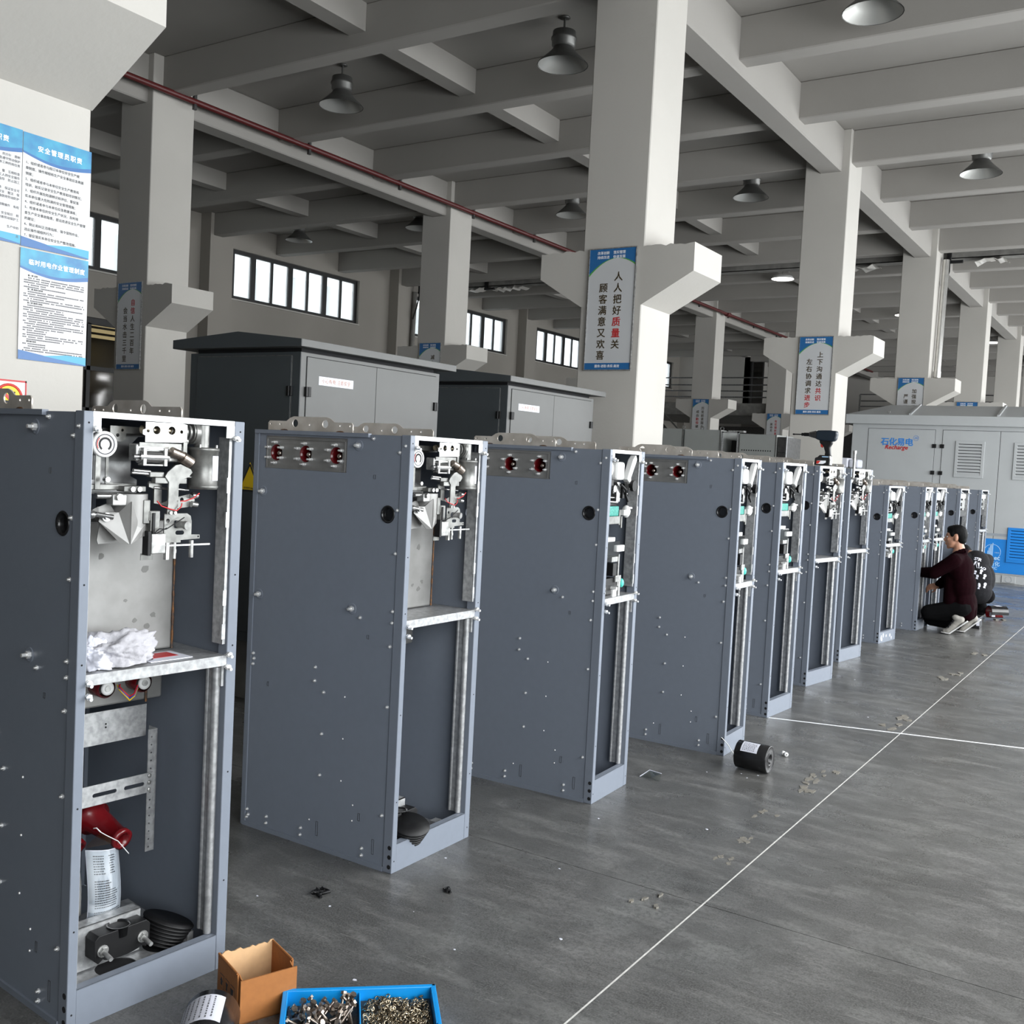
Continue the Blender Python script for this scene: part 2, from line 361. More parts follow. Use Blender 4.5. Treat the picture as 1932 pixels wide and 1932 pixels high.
# ------------------------------------------------------------------ frame of the hall
CZ = 6.24
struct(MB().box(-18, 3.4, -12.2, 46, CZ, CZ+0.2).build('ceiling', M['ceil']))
_by = [2.35 + 1.99*k for k in range(-7, 22)]
for y in _by:
    struct(MB().box(-17.0, 3.0, y-0.12, y+0.12, 5.80, CZ).build('beam', M['ceil'], bevel=0.012, seg=1))
def girder(x0, x1, z):
    struct(MB().box(x0, x1, -11.9, 45.1, z, CZ).build('girder', M['ceil'], bevel=0.015, seg=1))
girder(-4.40, -4.10, 5.68); girder(-11.07, -10.77, 5.66); girder(2.65, 2.95, 5.68)
for x in (-7.55, -14.2, -0.85):
    for a, b in zip(_by[:-1], _by[1:]):
        struct(MB().box(x-0.115, x+0.115, a+0.121, b-0.121, 5.95, CZ).build('cross_beam', M['ceil']))

def ragged(x0, x1, z, n):
    return [(x0+(x1-x0)*i/n, z+random.uniform(-0.008, 0.012)) for i in range(n+1)]
def column(xr, y0, y1, w=0.6, corbel=True):
    c = MB().box(xr-w, xr, y0, y1, 0, CZ).build('column', M['wall'], bevel=0.008, seg=1); struct(c)
    if corbel:
        xl = xr-w
        top = ragged(xr+0.468, xl-0.437, 3.462, 34)
        poly = top + [(xl-0.437, 3.23), (xl, 2.966), (xr, 2.966), (xr+0.47, 3.23)]
        MB().prism(poly, (y1-y0)+0.004, lambda u, v, w: (u, y0-0.002+w, v)).build('corbel', M['wall'], c)
    return c
YR = [2.08, 8.06, 14.09, 20.04, 26.06, 32.06, 38.06]
colA = {}
for k, y in enumerate(YR):
    colA[k] = column(-4.0, y, y+(0.635 if k == 0 else 0.60))
for k, y in enumerate(YR):
    column(-10.67, y, y+0.62)

# ------------------------------------------------------------------ walls and windows
def wall_x(name, xa, xb, y0, y1, z0, z1, openings, m):
    """wall across x with rectangular openings (ya, yb, za, zb); one mesh"""
    me = plate_mesh(name, rect(y0, y1, z0, z1), [rect(a, b, c, d) for a, b, c, d in openings], abs(xb-xa), m,
                    lambda u, v, w: (min(xa, xb)+w, u, v))
    return struct(link(name, me))
WX = -17.0
LW = [(2.5, 6.9, 4.67, 5.71), (8.5, 12.9, 4.67, 5.71), (14.5, 18.93, 4.67, 5.71), (20.95, 25.48, 4.67, 5.71), (26.74, 31.2, 4.67, 5.71), (33, 37.4, 4.67, 5.71)]
OFF = (7.4, 12.75, 0.12, 3.80)
wall_x('wall_left', WX-0.24, WX, -12.2, 46, 0, CZ, LW + [OFF], M['leftwall'])
def window(idx, a, b, c, d, n_units, pane_mat, x=WX, fr=0.075):
    w = bpy.data.objects.new('window_%d' % idx, None); COL.objects.link(w); struct(w); w.location = (x-0.12, a, c)
    L = b-a; Hh = d-c
    f = MB(); f.box(-.04,.04,0,L,0,fr); f.box(-.04,.04,0,L,Hh-fr,Hh); f.box(-.04,.04,0,fr,fr,Hh-fr); f.box(-.04,.04,L-fr,L,fr,Hh-fr)
    f.build('window_frame', M['blackframe'], w)
    un = L/n_units
    for u in range(n_units):
        if u: MB().box(-.04,.04,u*un-0.065,u*un+0.065,fr,Hh-fr).build('mullion', M['blackframe'], w)
        MB().box(-.03,.03,u*un+un/2-0.03,u*un+un/2+0.03,fr,Hh-fr).build('sash_bar', M['blackframe'], w)
        for h in (0, 1):
            y0 = u*un+h*un/2
            MB().box(-.006,.006,y0+(0.03 if h else 0.06),y0+un/2-(0.06 if h else 0.03),fr,Hh-fr).build('pane', pane_mat, w)
    MB().box(-.12,.16,0.0,L,-0.035,-0.005).build('window_sill', M['wall'], w)
for k, o in enumerate(LW): window(k+1, *o, 4, M['dusty'])
# office glazing under the first windows
ow = bpy.data.objects.new('window_7', None); COL.objects.link(ow); struct(ow); ow.location = (WX-0.12, OFF[0], OFF[2])
_L = OFF[1]-OFF[0]; _H = OFF[3]-OFF[2]
f = MB(); f.box(-.04,.04,0,_L,0,.1); f.box(-.04,.04,0,_L,_H-.12,_H); f.box(-.04,.04,0,.1,0,_H); f.box(-.04,.04,_L-.1,_L,0,_H)
for z in (1.98, 2.75): f.box(-.04,.04,0,_L,z-.04,z+.04)
f.build('window_frame', M['blackframe'], ow)
for k in range(1, 5): MB().box(-.04,.04,_L*k/5-.04,_L*k/5+.04,.1,_H-.1).build('mullion', M['blackframe'], ow)
for k in range(5):
    for z0, z1 in ((.1,1.94),(2.02,2.71),(2.79,_H-.12)):
        MB().box(-.006,.006,_L*k/5+.05,_L*(k+1)/5-.05,z0,z1).build('pane', M['darkglass'], ow)
# office behind that glass: a shallow lit room
r = MB(); r.box(-21.2,-21.0,6.9,16.3,0,3.9); r.box(-21.0,-17.24,6.9,7.0,0,3.9); r.box(-21.0,-17.24,16.2,16.3,0,3.9); r.box(-21.2,-17.24,6.9,16.3,3.9,4.0); r.box(-21.2,-17.24,6.9,16.3,-.1,0.0)
struct(r.build('wall_office', M['wall']))
for q, (x, y) in enumerate(((-18.25, 12.75), (-19.3, 13.45), (-20.4, 14.2), (-18.6, 9.4))):
    t = thing('office_ceiling_light', ('lit office ceiling panel nearest behind the black framed glazing', 'middle lit ceiling panel in the glazed office', 'deepest lit ceiling panel in the glazed office', 'lit ceiling panel of the office hidden left of the glazing post')[q], 'ceiling light', (x, y, 3.84), 0, 'office ceiling panels')
    MB().box(-.3,.3,-.6,.6,-.0,.06).build('frame', M['white'], t); MB().box(-.27,.27,-.57,.57,-.012,0).build('diffuser', M['officelamp'], t)
t = thing('plywood_crate', 'plywood crate standing behind the office glazing', 'crate', (-18.0, 12.6, 0))
MB().box(-.4,.4,-.7,.7,0.1,2.45).build('body', M['wood'], t)
for z in (.2, 1.0, 1.8, 2.35): MB().box(.4,.43,-.7,.7,z-.05,z+.05).build('slat', M['wood'], t)
# pilasters on the left wall
for y in YR:
    struct(MB().box(WX+0.002, WX+0.30, y, y+0.6, 0, CZ).build('pilaster', M['leftwall']))
# outside of the left windows: a pale neighbouring facade
fc = MB().box(-33.2, -33, -6, 50, -1, 9).build('wall_neighbour', M['facade']); struct(fc)
for y in [2.0+2.2*k for k in range(20)]:
    MB().box(-33.0, -32.9, y, y+1.2, 5.2, 6.6).build('window_opening', M['facade2'], fc)
    MB().box(-33.0, -32.85, y-0.5, y-0.35, -1, 9).build('pier', M['facade2'], fc)
struct(MB().box(-50, -18.6, -30, 70, -1.2, -1.0).build('ground', M['facade2']))
# right wall (out of the picture) with tall window openings
RW = [(5.36+6*k-2.5, 5.36+6*k+2.5, 0.7, 4.6) for k in range(-1, 7)]
wall_x('wall_right', 3.0, 3.24, -12.2, 46, 0, CZ, RW, M['wall'])
for k, (a, b, c, d) in enumerate(RW):
    w = bpy.data.objects.new('window_%d' % (k+8), None); COL.objects.link(w); struct(w); w.location = (3.12, a, c)
    f = MB(); f.box(-.04,.04,0,5,0,.08); f.box(-.04,.04,0,5,3.82,3.9); f.box(-.04,.04,0,.08,0,3.9); f.box(-.04,.04,4.92,5,0,3.9)
    f.build('window_frame', M['blackframe'], w)
    MB().box(-.006,.006,.08,4.92,.08,3.82).build('pane', M['glass'], w)
# wall far behind the camera
me = plate_mesh('wall_front', rect(-17.24, 3.24, 0, CZ), [], 0.2, M['wall'], lambda u, v, w: (u, -12.2+w, v))
struct(link('wall_front', me))
# far end: back wall, mezzanine, stair
struct(MB().box(-17.2, 3.2, 45.2, 45.4, 0, CZ).build('wall_back', M['wall']))
struct(MB().box(-17.0, -11.25, 32.3, 38.2, 3.40, 3.80).build('mezzanine_slab', M['concrete_dark']))
struct(MB().box(-10.2, -5.2, 38.8, 44.9, 3.40, 3.80).build('mezzanine_slab', M['concrete_dark']))
struct(MB().box(-17.0, -14.1, 38.0, 38.2, 3.8, CZ).build('wall_mezzanine', M['wall']))
d = bpy.data.objects.new('door_1', None); COL.objects.link(d); struct(d); d.location = (-14.1, 38.0, 3.8)
MB().box(0, .06, 0.1, 1.5, 0, 2.2).build('door_frame', M['blackframe'], d); MB().box(.062,.075,.3,1.3,.1,2.1).build('pane', M['darkglass'], d)
struct(MB().box(-14.3, -14.1, 38.0, 44.9, 3.8, CZ).build('wall_mezzanine_side', M['wall']))
struct(MB().box(-17.0, 2.9, 40.2, 40.4, 0, 3.39).build('wall_under_mezzanine', M['steel_dark']))
def railing(x0, x1, y, z, label):
    t = thing('railing', label, 'railing', (x0, y, z)); n = max(2, int((x1-x0)/1.6)+1)
    for i in range(n):
        x = (x1-x0)*i/(n-1); MB().box(x-.03,x+.03,-.03,.03,0,.84).build('post', M['zinc2'], t)
    for k, zz in enumerate((.20, .40, .60, .84)):
        MB().box(0, x1-x0, -.02, .02, zz-.02, zz+.02).build('rail', M['steel_dark'], t)
railing(-16.9, -11.3, 32.36, 3.8, 'dark steel railing on the mezzanine left of the far columns')
railing(-10.1, -5.3, 38.9, 3.8, 'dark steel railing on the farther mezzanine behind the pale kiosk')
# steel stair under the mezzanine
t = thing('staircase', 'dark steel staircase going down from the far mezzanine', 'stairs', (-15.6, 31.6, 0))
for s_ in (0, 1):
    MB().prism([(0,3.4),(0.25,3.4),(3.6,0.0),(3.3,0.0)], .05, lambda u, v, w, s_=s_: (u, s_*.9+w, v)).build('stringer', M['steel_dark'], t)
for k in range(14): MB().box(.1+.235*k, .36+.235*k, .05, .9, 3.3-.24*k, 3.33-.24*k).build('tread', M['steel_dark'], t)
MB().tube([(0.2,0,4.2),(3.5,0,.9)], .03).build('handrail', M['zinc2'], t)

# ------------------------------------------------------------------ lamps
def lamp(x, y, label, first=[None]):
    if first[0] is None:
        t = thing('pendant_lamp', label, 'lamp', (x, y, 5.70)); first[0] = t
        MB().cyl((0,0,.40),(0,0,.54),.012,8).build('rod', M['lampshade'], t)
        MB().lathe((0,0,0),(0,0,1),[(.54,.05),(.525,.06),(.52,.02)],12).build('canopy', M['lampshade'], t)
        MB().lathe((0,0,0),(0,0,1),[(.41,.001),(.41,.06),(.385,.12),(.33,.125),(.32,.135),(.30,.135),(.29,.125),(.24,.125),(.22,.10)],20).build('housing', M['lampshade'], t)
        MB().lathe((0,0,0),(0,0,1),[(.23,.10),(.19,.12),(.12,.19),(.05,.265),(.04,.27)],24).build('shade', M['lampshade'], t)
        MB().lathe((0,0,0),(0,0,1),[(.225,.001),(.22,.09),(.12,.18),(.042,.262)],24).build('reflector', M['lampin'], t)
        return t
    c = copy_tree(first[0]); c.location = (x, y, 5.70); c['label'] = label; return c
LM = [(-8.83, 9.36, 'grey bell pendant lamp hanging left of the big slogan column'), (-5.74, 9.40, 'grey bell pendant lamp hanging nearest above the big slogan column'),
      (-5.77, 15.15, 'small bell lamp hanging behind and right of the big slogan column'), (-2.53, 15.11, 'bell lamp under the pale ceiling at the right side'),
      (-8.91, 15.14, 'small bell lamp just left of the big slogan column'), (-15.14, 15.0, 'small bell lamp above the long black framed window'),
      (-12.06, 15.0, 'small bell lamp half hidden behind the middle left column'), (-2.6, 9.55, 'bell lamp cut by the top edge of the picture')]
for x, y, s_ in LM: tag(lamp(x, y, s_), group='bell pendant lamps')
# far lamps that are switched on: white discs under the ceiling
for x, y, s_ in ((-6.1, 27.2, 'lit round lamp seen left of the second slogan column'), (-5.3, 24.6, 'lit round lamp right of the second slogan column'), (-7.4, 21.6, 'lit round lamp behind the big column corbel'), (-4.9, 33.0, 'lit round lamp beyond the third slogan column')):
    t = thing('round_ceiling_light', s_, 'ceiling light', (x, y, 5.72)); MB().cyl((0,0,0.05),(0,0,.52),.012,8).build('rod', M['lampshade'], t)
    MB().lathe((0,0,0),(0,0,1),[(.08,.05),(.06,.20),(0.0,.24)],20).build('shade', M['white'], t); MB().cyl((0,0,-.006),(0,0,.002),.23,20).build('diffuser', M['lampglow'], t)

# ------------------------------------------------------------------ red pipe with hangers along the left girder
t = thing('sprinkler_pipe', 'long dark red pipe running under the girder of the left columns', 'pipe', (-10.5, 3, 5.78))
MB().cyl((0,0,0),(0,39,-0.0),.038,10).build('pipe_run', M['darkred'], t)
for y in _by:
    if 3.2 < y+.25 < 41: MB().box(-.02,.02,y+.22-3-.02,y+.22-3+.02,-.10,.14).build('hanger', M['steel_dark'], t)
MB().cyl((0,23.3,0),(0,23.5,0),.07,12).build('coupling', M['darkred'], t)

# ------------------------------------------------------------------ roof-joint gutter in the bay of the third columns
t = thing('gutter_channel', 'grey steel roof gutter crossing under the ceiling at the third columns', 'gutter', (0, 20.86, 5.755))
g = MB(); 
for xa, xb in ((-16.6,-10.60),(-10.40,2.5)):
    g = MB(); g.box(xa,xb,-.16,.16,0,.015); g.box(xa,xb,-.16,-.145,0,.19); g.box(xa,xb,.145,.16,0,.19); g.build('channel', M['concrete_dark'], t)
for x in (-16.5, -14.45, -12.0, -9.0, -6.0, -3.9, -1.5, 2.0):
    MB().box(x-.035,x+.035,-.24,-.17,-.07,.30).build('bracket', M['black'], t)
    MB().box(x-.03,x+.25,-.26,-.20,-.10,-.05).build('support_arm', M['black'], t)
for x0, x1 in ((-15.0,-14.5),(-14.35,-13.9),(-13.8,-13.4),(-16.55,-16.35),(-3.45,-2.9),(-5.9,-5.2)):
    n_ = 7; mb = MB(); vs = []
    for i in range(n_+1):
        x = x0+(x1-x0)*i/n_; z = -.05+random.uniform(-.05,.03)
        vs += [(x,-.22+random.uniform(-.03,.03),z),(x,.12,z+random.uniform(-.03,.03)),(x,.12,z+.012),(x,-.22,z+.012)]
    fs = []
    for i in range(n_):
        for k in range(4): fs.append((4*i+k,4*i+(k+1)%4,4*i+4+(k+1)%4,4*i+4+k))
    mb.add(vs, fs); mb.build('foil_sheet', M['foil'], t)
t = thing('drain_cable', 'black cable looping from the gutter down the third slogan column', 'cable', (-3.96, 20.50, 5.7))
MB().tube([(0.08,.1,.10),(0.09,.05,-.06),(.10,.02,-.22),(.06,0,-.36),(-.02,0,-.48)], .016).build('cable_run', M['black'], t)
t = thing('downpipe', 'silver foil wrapped downpipe on the side of the third slogan column', 'pipe', (-3.915, 20.36, 3.49))
MB().cyl((0,0,0),(0,.10,2.20),.062,14).build('pipe_run', M['silverpipe'], t)
MB().cyl((0,0,.0),(0,.006,.12),.07,14).build('collar', M['silverpipe'], t)
t = thing('downpipe', 'grimy downpipe against the left wall between two black framed windows', 'pipe', (-16.62, 20.5, 0))
MB().cyl((0,0,0),(0,.1,5.70),.06,12).build('pipe_run', M['concrete_dark'], t)
MB().tube([(.12,.1,5.85),(.16,.08,5.6),(.12,.04,5.3),(0.05,0,5.0)], .018).build('cable_run', M['black'], t)

# ------------------------------------------------------------------ slogan boards
def arc_poly(w, h0, hl, ht, hr, n=14, inset=0.0):
    pts = [(w, 0.0), (0.0, 0.0), (0.0, -hl)]
    for i in range(1, n+1):
        u = i/n; x = w*u; 
        y = -(hl*(1-u)**2 + 2*u*(1-u)*(2*ht-0.5*(hl+hr)) + hr*u**2)
        pts.append((x, y))
    return pts
def slogan(x0, y, z0, w, h, right, left, label, hidden=False, full=True):
    """board on a -Y face; right/left: list of (char, is_red); lower left corner (x0, z0)"""
    t = thing('slogan_board', label, 'sign', (x0, y, z0), 0, 'slogan boards on the columns')
    to = lambda dy: (lambda u, v, q: (u, dy-q, v))
    MB().box(0,w,-.012,0,0,h).build('board', M['signsilver'], t)
    f = MB(); e = .008
    f.box(-e,0,-.018,0,-e,h+e); f.box(w,w+e,-.018,0,-e,h+e); f.box(0,w,-.018,0,-e,0); f.box(0,w,-.018,0,h,h+e); f.build('rim', M['zinc'], t)
    g = MB(); g.prism([(u, h+v) for u, v in arc_poly(w, 0, .235*w/.45, .088, .15*w/.45)], .0012, lambda u, v, q: (u, -.012-q, v)); g.build('green_edge', M['signgreen'], t)
    b = MB(); b.prism([(u, h+v) for u, v in arc_poly(w, 0, .215*w/.45, .083, .135*w/.45)], .0014, lambda u, v, q: (u, -.0125-q, v)); b.build('header_field', M['signblue'], t); MB().box(0,w,-.0135,-.012,0,.058).build('footer_field', M['signblue'], t)
    X = (1,0,0); Z = (0,0,1); yy = -.0145
    k = w/.45
    for body, xx, zz in (('改革创新', .135*k, h-.045), ('落实管理', .29*k, h-.045), ('持续改进', .135*k, h-.083), ('快速发展', .29*k, h-.083)):
        text('lettering', body, .030*k, M['whiteink'], (xx, yy, zz), X, Z, t, bold=.02)
    text('lettering', '服务·进取·务实·高效', .028*k, M['whiteink'], (w/2, yy, .020), X, Z, t, bold=.02)
    pitch = .098*k; size = .085*k
    def colm(chars, cx, ztop):
        for red in (False, True):
            body = '\n'.join(c if bool(r) == red else '' for c, r in chars)
            if any(bool(r) == red for c, r in chars):
                text('lettering', body, size, M['redink' if red else 'brownink'], (cx, -.0125, ztop-.88*size), X, Z, t, bold=.022, line=pitch/size/1.0)
    colm(right, .292*k, h-.20); colm(left, .150*k, h-.295)
    return t
def ch(s_, reds=''): return [(c, c in reds) for c in s_]
slogan(-4.518, 8.054, 2.405, .452, 1.055, ch('人人把好质量关', '质量'), ch('顾客满意又欢喜'), 'tall slogan board on the big nearest free column with two text columns')
slogan(-4.518, 14.084, 2.405, .452, 1.055, ch('上下沟通达共识', '共识'), ch('左右协调求进步', '进步'), 'slogan board on the second column, above the cordless drill')
slogan(-4.518, 20.034, 2.405, .452, 1.055, ch('加强现场工'), ch('严谨工程'), 'slogan board on the column with the silver downpipe')
slogan(-4.518, 26.054, 2.405, .452, 1.055, [], [], 'slogan board just showing above the roof of the blue and grey kiosk')
slogan(-11.195, 8.054, 2.447, .452, 1.055, ch('自信人生二百年', '自信'), ch('会当水击三千里'), 'shaded slogan board on the left column behind the first kiosk')
slogan(-11.195, 14.084, 2.447, .452, 1.055, ch('减少'), ch('降'), 'slogan board half hidden behind the first kiosk roof')
slogan(-11.195, 26.054, 2.405, .452, 1.055, ch('历览前贤国与'), ch('成由勤俭破', '勤俭'), 'slogan board on the far left column beside the mezzanine railing')
slogan(-11.195, 32.054, 2.405, .452, 1.055, ch('有花堪折直', '有花堪折直'), ch('莫待无'), 'farthest small slogan board left of the second slogan column')

# ------------------------------------------------------------------ posters on the near column (face +X)
def poster(y0, z0, w, h, title, tsize, lines, label, lsize, small=False, group=None):
    t = thing('wall_poster', label, 'poster', (-4.0, y0, z0), 0, group)
    MB().box(0,.006,0,w,0,h).build('sheet', M['posterwhite'], t)
    P = lambda u, v, q: (.0062+q, u, v)
    n = 16; hb = .20*h
    low = [(w*i/n, h-.155*h-.055*h*math.sin(PI*i/n*.9+.2)) for i in range(n+1)]
    MB().prism([(w,h),(0,h)]+low, .0006, P).build('header', M['posterblue'], t)
    mb = MB()
    band = [(w*i/n, h-.150*h-.060*h*math.sin(PI*i/n*.9+.2)) for i in range(n+1)]
    band2 = [(w*i/n, h-.168*h-.058*h*math.sin(PI*i/n*.9+.2)-.02*h*(i/n)) for i in range(n+1)]
    mb.prism(band+band2[::-1], .0009, P); mb.build('header_wave', M['posterblue2'], t)
    MB().prism([(0,0),(w,0),(w,.028*h),(.5*w,.045*h),(0,.085*h)], .0006, P).build('footer', M['posterblue2'], t)
    MB().prism([(w*.35,.052*h),(w,.008*h),(w,.080*h),(.7*w,.082*h)], .0010, P).build('footer_wave', M['postercyan'], t)
    Yd = (0,1,0); Z = (0,0,1)
    text('lettering', title, tsize, M['whiteink'], (.0068, w*.53, h-.135*h), Yd, Z, t, bold=.02, cspace=1.25 if not small else 1.1)
    for k, ln in enumerate(lines):
        if not ln: continue
        if isinstance(ln, str):
            ind = .085*w if ln[0] != ' ' else .0
            text('lettering', ln.strip(), lsize, M['ink'], (.0064, .04*w+(.06*w if ln[0] == '>' else 0), h-.27*h-k*lsize*1.62), Yd, Z, t, align='LEFT', bold=.006)
    return t
L1 = ['　1、组织或者参与拟订本单位安全生产规', '章制度、操作规程和生产安全事故应急救援', '预案；', '　2、组织或者参与本单位安全生产教育和', '培训，如实记录安全生产教育和培训情况；', '　3、组织开展危险源辨识和评估，督促落', '实本单位重大危险源的安全管理措施；', '　4、组织或者参与本单位应急救援演练；', '　5、检查本单位的安全生产状况，及时排', '查生产安全事故隐患，提出改进安全生产管理', '的建议；', '　6、制止和纠正违章指挥、强令冒险作业、', '违反操作规程的行为；', '　7、督促落实本单位安全生产整改措施。']
poster(2.408, 2.335, .308, .455, '安全管理员职责', .026, L1, 'blue and white safety duties poster, upper right of the column posters', .0138)
L0 = ['　　的方针　要树', '急遵守劳动保护', '本工种的岗位责', '', '督　互相检查', '工人的安全操作', '指导　防止因工', '', '象　保证安全可', '安全　整洁　保', '确使用劳动防护', '', '意障操作　有权', '', '安全知识　和', '改善劳动保护工', '', '生产中的', '', '具']
t0_ = poster(2.10, 2.338, .305, .455, '　　　　职责', .026, [], 'blue and white duties poster cut by the left edge of the picture', .0138)
for k, ln in enumerate(L0):
    if ln: text('lettering', ln, .0125, M['greyink'], (.0064, .297, .455*.74-k*.0165), (0,1,0), (0,0,1), t0_, align='RIGHT', bold=.006)
t2_ = poster(2.408, 1.878, .308, .450, '临时用电作业管理制度', .0245, [], 'poster of small print with a blue header, lower of the column posters', .01, small=True)
_sm = MB(); _hd = ['第一章 总则', '第二章 机构与职责', '第三章 管理与审批', '第四章 附则']; _hi = 0
for k in range(34):
    z = .450*.755-k*.0092
    if k in (0, 6, 12, 29):
        text('lettering', _hd[_hi], .0082, M['ink'], (.0064, .034, z), (0,1,0), (0,0,1), t2_, align='LEFT', bold=.02); _hi += 1; continue
    y = .018 + (.018 if k % 3 == 1 else 0); end = random.choice((.29, .29, .285, .12, .29, .20)) 
    while y < end:
        wl = random.uniform(.0035, .0055)
        if random.random() > .10: _sm.box(.0062,.0066,y,y+wl,z,z+.0050)
        y += wl+.0016
stuff(_sm.build('small_print', M['greyink'], t2_))
t = thing('no_smoking_sign', 'no smoking sign with red frame and yellow disc low on the near column', 'sign', (-4.0, 2.30, 1.63))
MB().box(0,.005,0,.15,0,.16).build('sheet', M['posterwhite'], t)
f = MB(); f.box(.005,.006,0,.15,.153,.16); f.box(.005,.006,0,.15,0,.007); f.box(.005,.006,0,.006,0,.16); f.box(.005,.006,.144,.15,0,.16); f.build('border', M['redink'], t)
MB().cyl((.0052,.075,.085),(.0062,.075,.085),.058,28).build('disc', M['yellow'], t)
MB().lathe((.0066,.075,.085),(1,0,0),[(0,.050),(.0006,.050),(.0006,.060),(0,.060),(0,.050)],28).build('ring', M['signred'], t)
mb = MB(); mb.prism([(-.05,-.006),(.05,-.006),(.05,.006),(-.05,.006)], .001, lambda u, v, q: (.0072+q, .075+(u*.72+v*.7), .085-(u*.7-v*.72))); mb.build('slash', M['signred'], t)
mb = MB(); mb.box(.0063,.0068,.05,.088,.065,.076); mb.tube([(.0066,.092,.072),(.0066,.100,.085),(.0066,.092,.098),(.0066,.100,.112)],.003,6); mb.build('cigarette', M['ink'], t)

# ------------------------------------------------------------------ switchgear cabinets (local: x 0 = front, y 0 = near side, z up)
_cache = {}
def cached(key, fn):
    if key not in _cache: _cache[key] = fn()
    return _cache[key]
D = 0.815
XZ = lambda y0: (lambda u, v, w: (u, y0+w, v))       # plate in the x-z plane, thickness along +y
YZ = lambda x0: (lambda u, v, w: (x0-w, u, v))       # plate in the y-z plane, thickness towards the back
SCREWS = [(-.179,1.622),(-.022,1.60),(-.049,1.575),(-.049,1.361),(-.049,1.200),(-.050,.984),(-.050,.941),(-.056,.851),(-.208,.941),(-.776,.722),(-.771,.701),(-.776,.678),
          (-.427,.717),(-.428,.663),(-.378,.625),(-.380,.460),(-.381,.296),(-.056,.623),(-.058,.210),(-.778,.069),(-.771,.047),(-.779,.036),(-.665,.063),(-.666,.036),
          (-.472,.063),(-.473,.035),(-.150,.061),(-.150,.034)]
RIVETS = [(-.269,.625),(-.270,.461),(-.271,.296),(-.206,.215),(-.429,.107),(-.206,.154)]
def lug_outline(x0, x1, b0, b1, z0, zl, zh):
    return [(x0,z0),(x1,z0),(x1,zl-.008),(x1-.008,zl),(b1+.02,zl),(b1,zh-.006),(b1-.02,zh),(b0+.02,zh),(b0,zh-.006),(b0-.02,zl),(x0+.008,zl),(x0,zl-.008)]
def bolt(mb, p, axis, r, L, m=0):
    p = Vector(p); a = Vector(axis)
    mb.cyl(p, p+a*.3*L, r*1.7, 6, m, smooth=False); mb.cyl(p, p+a*L, r, 8, m)

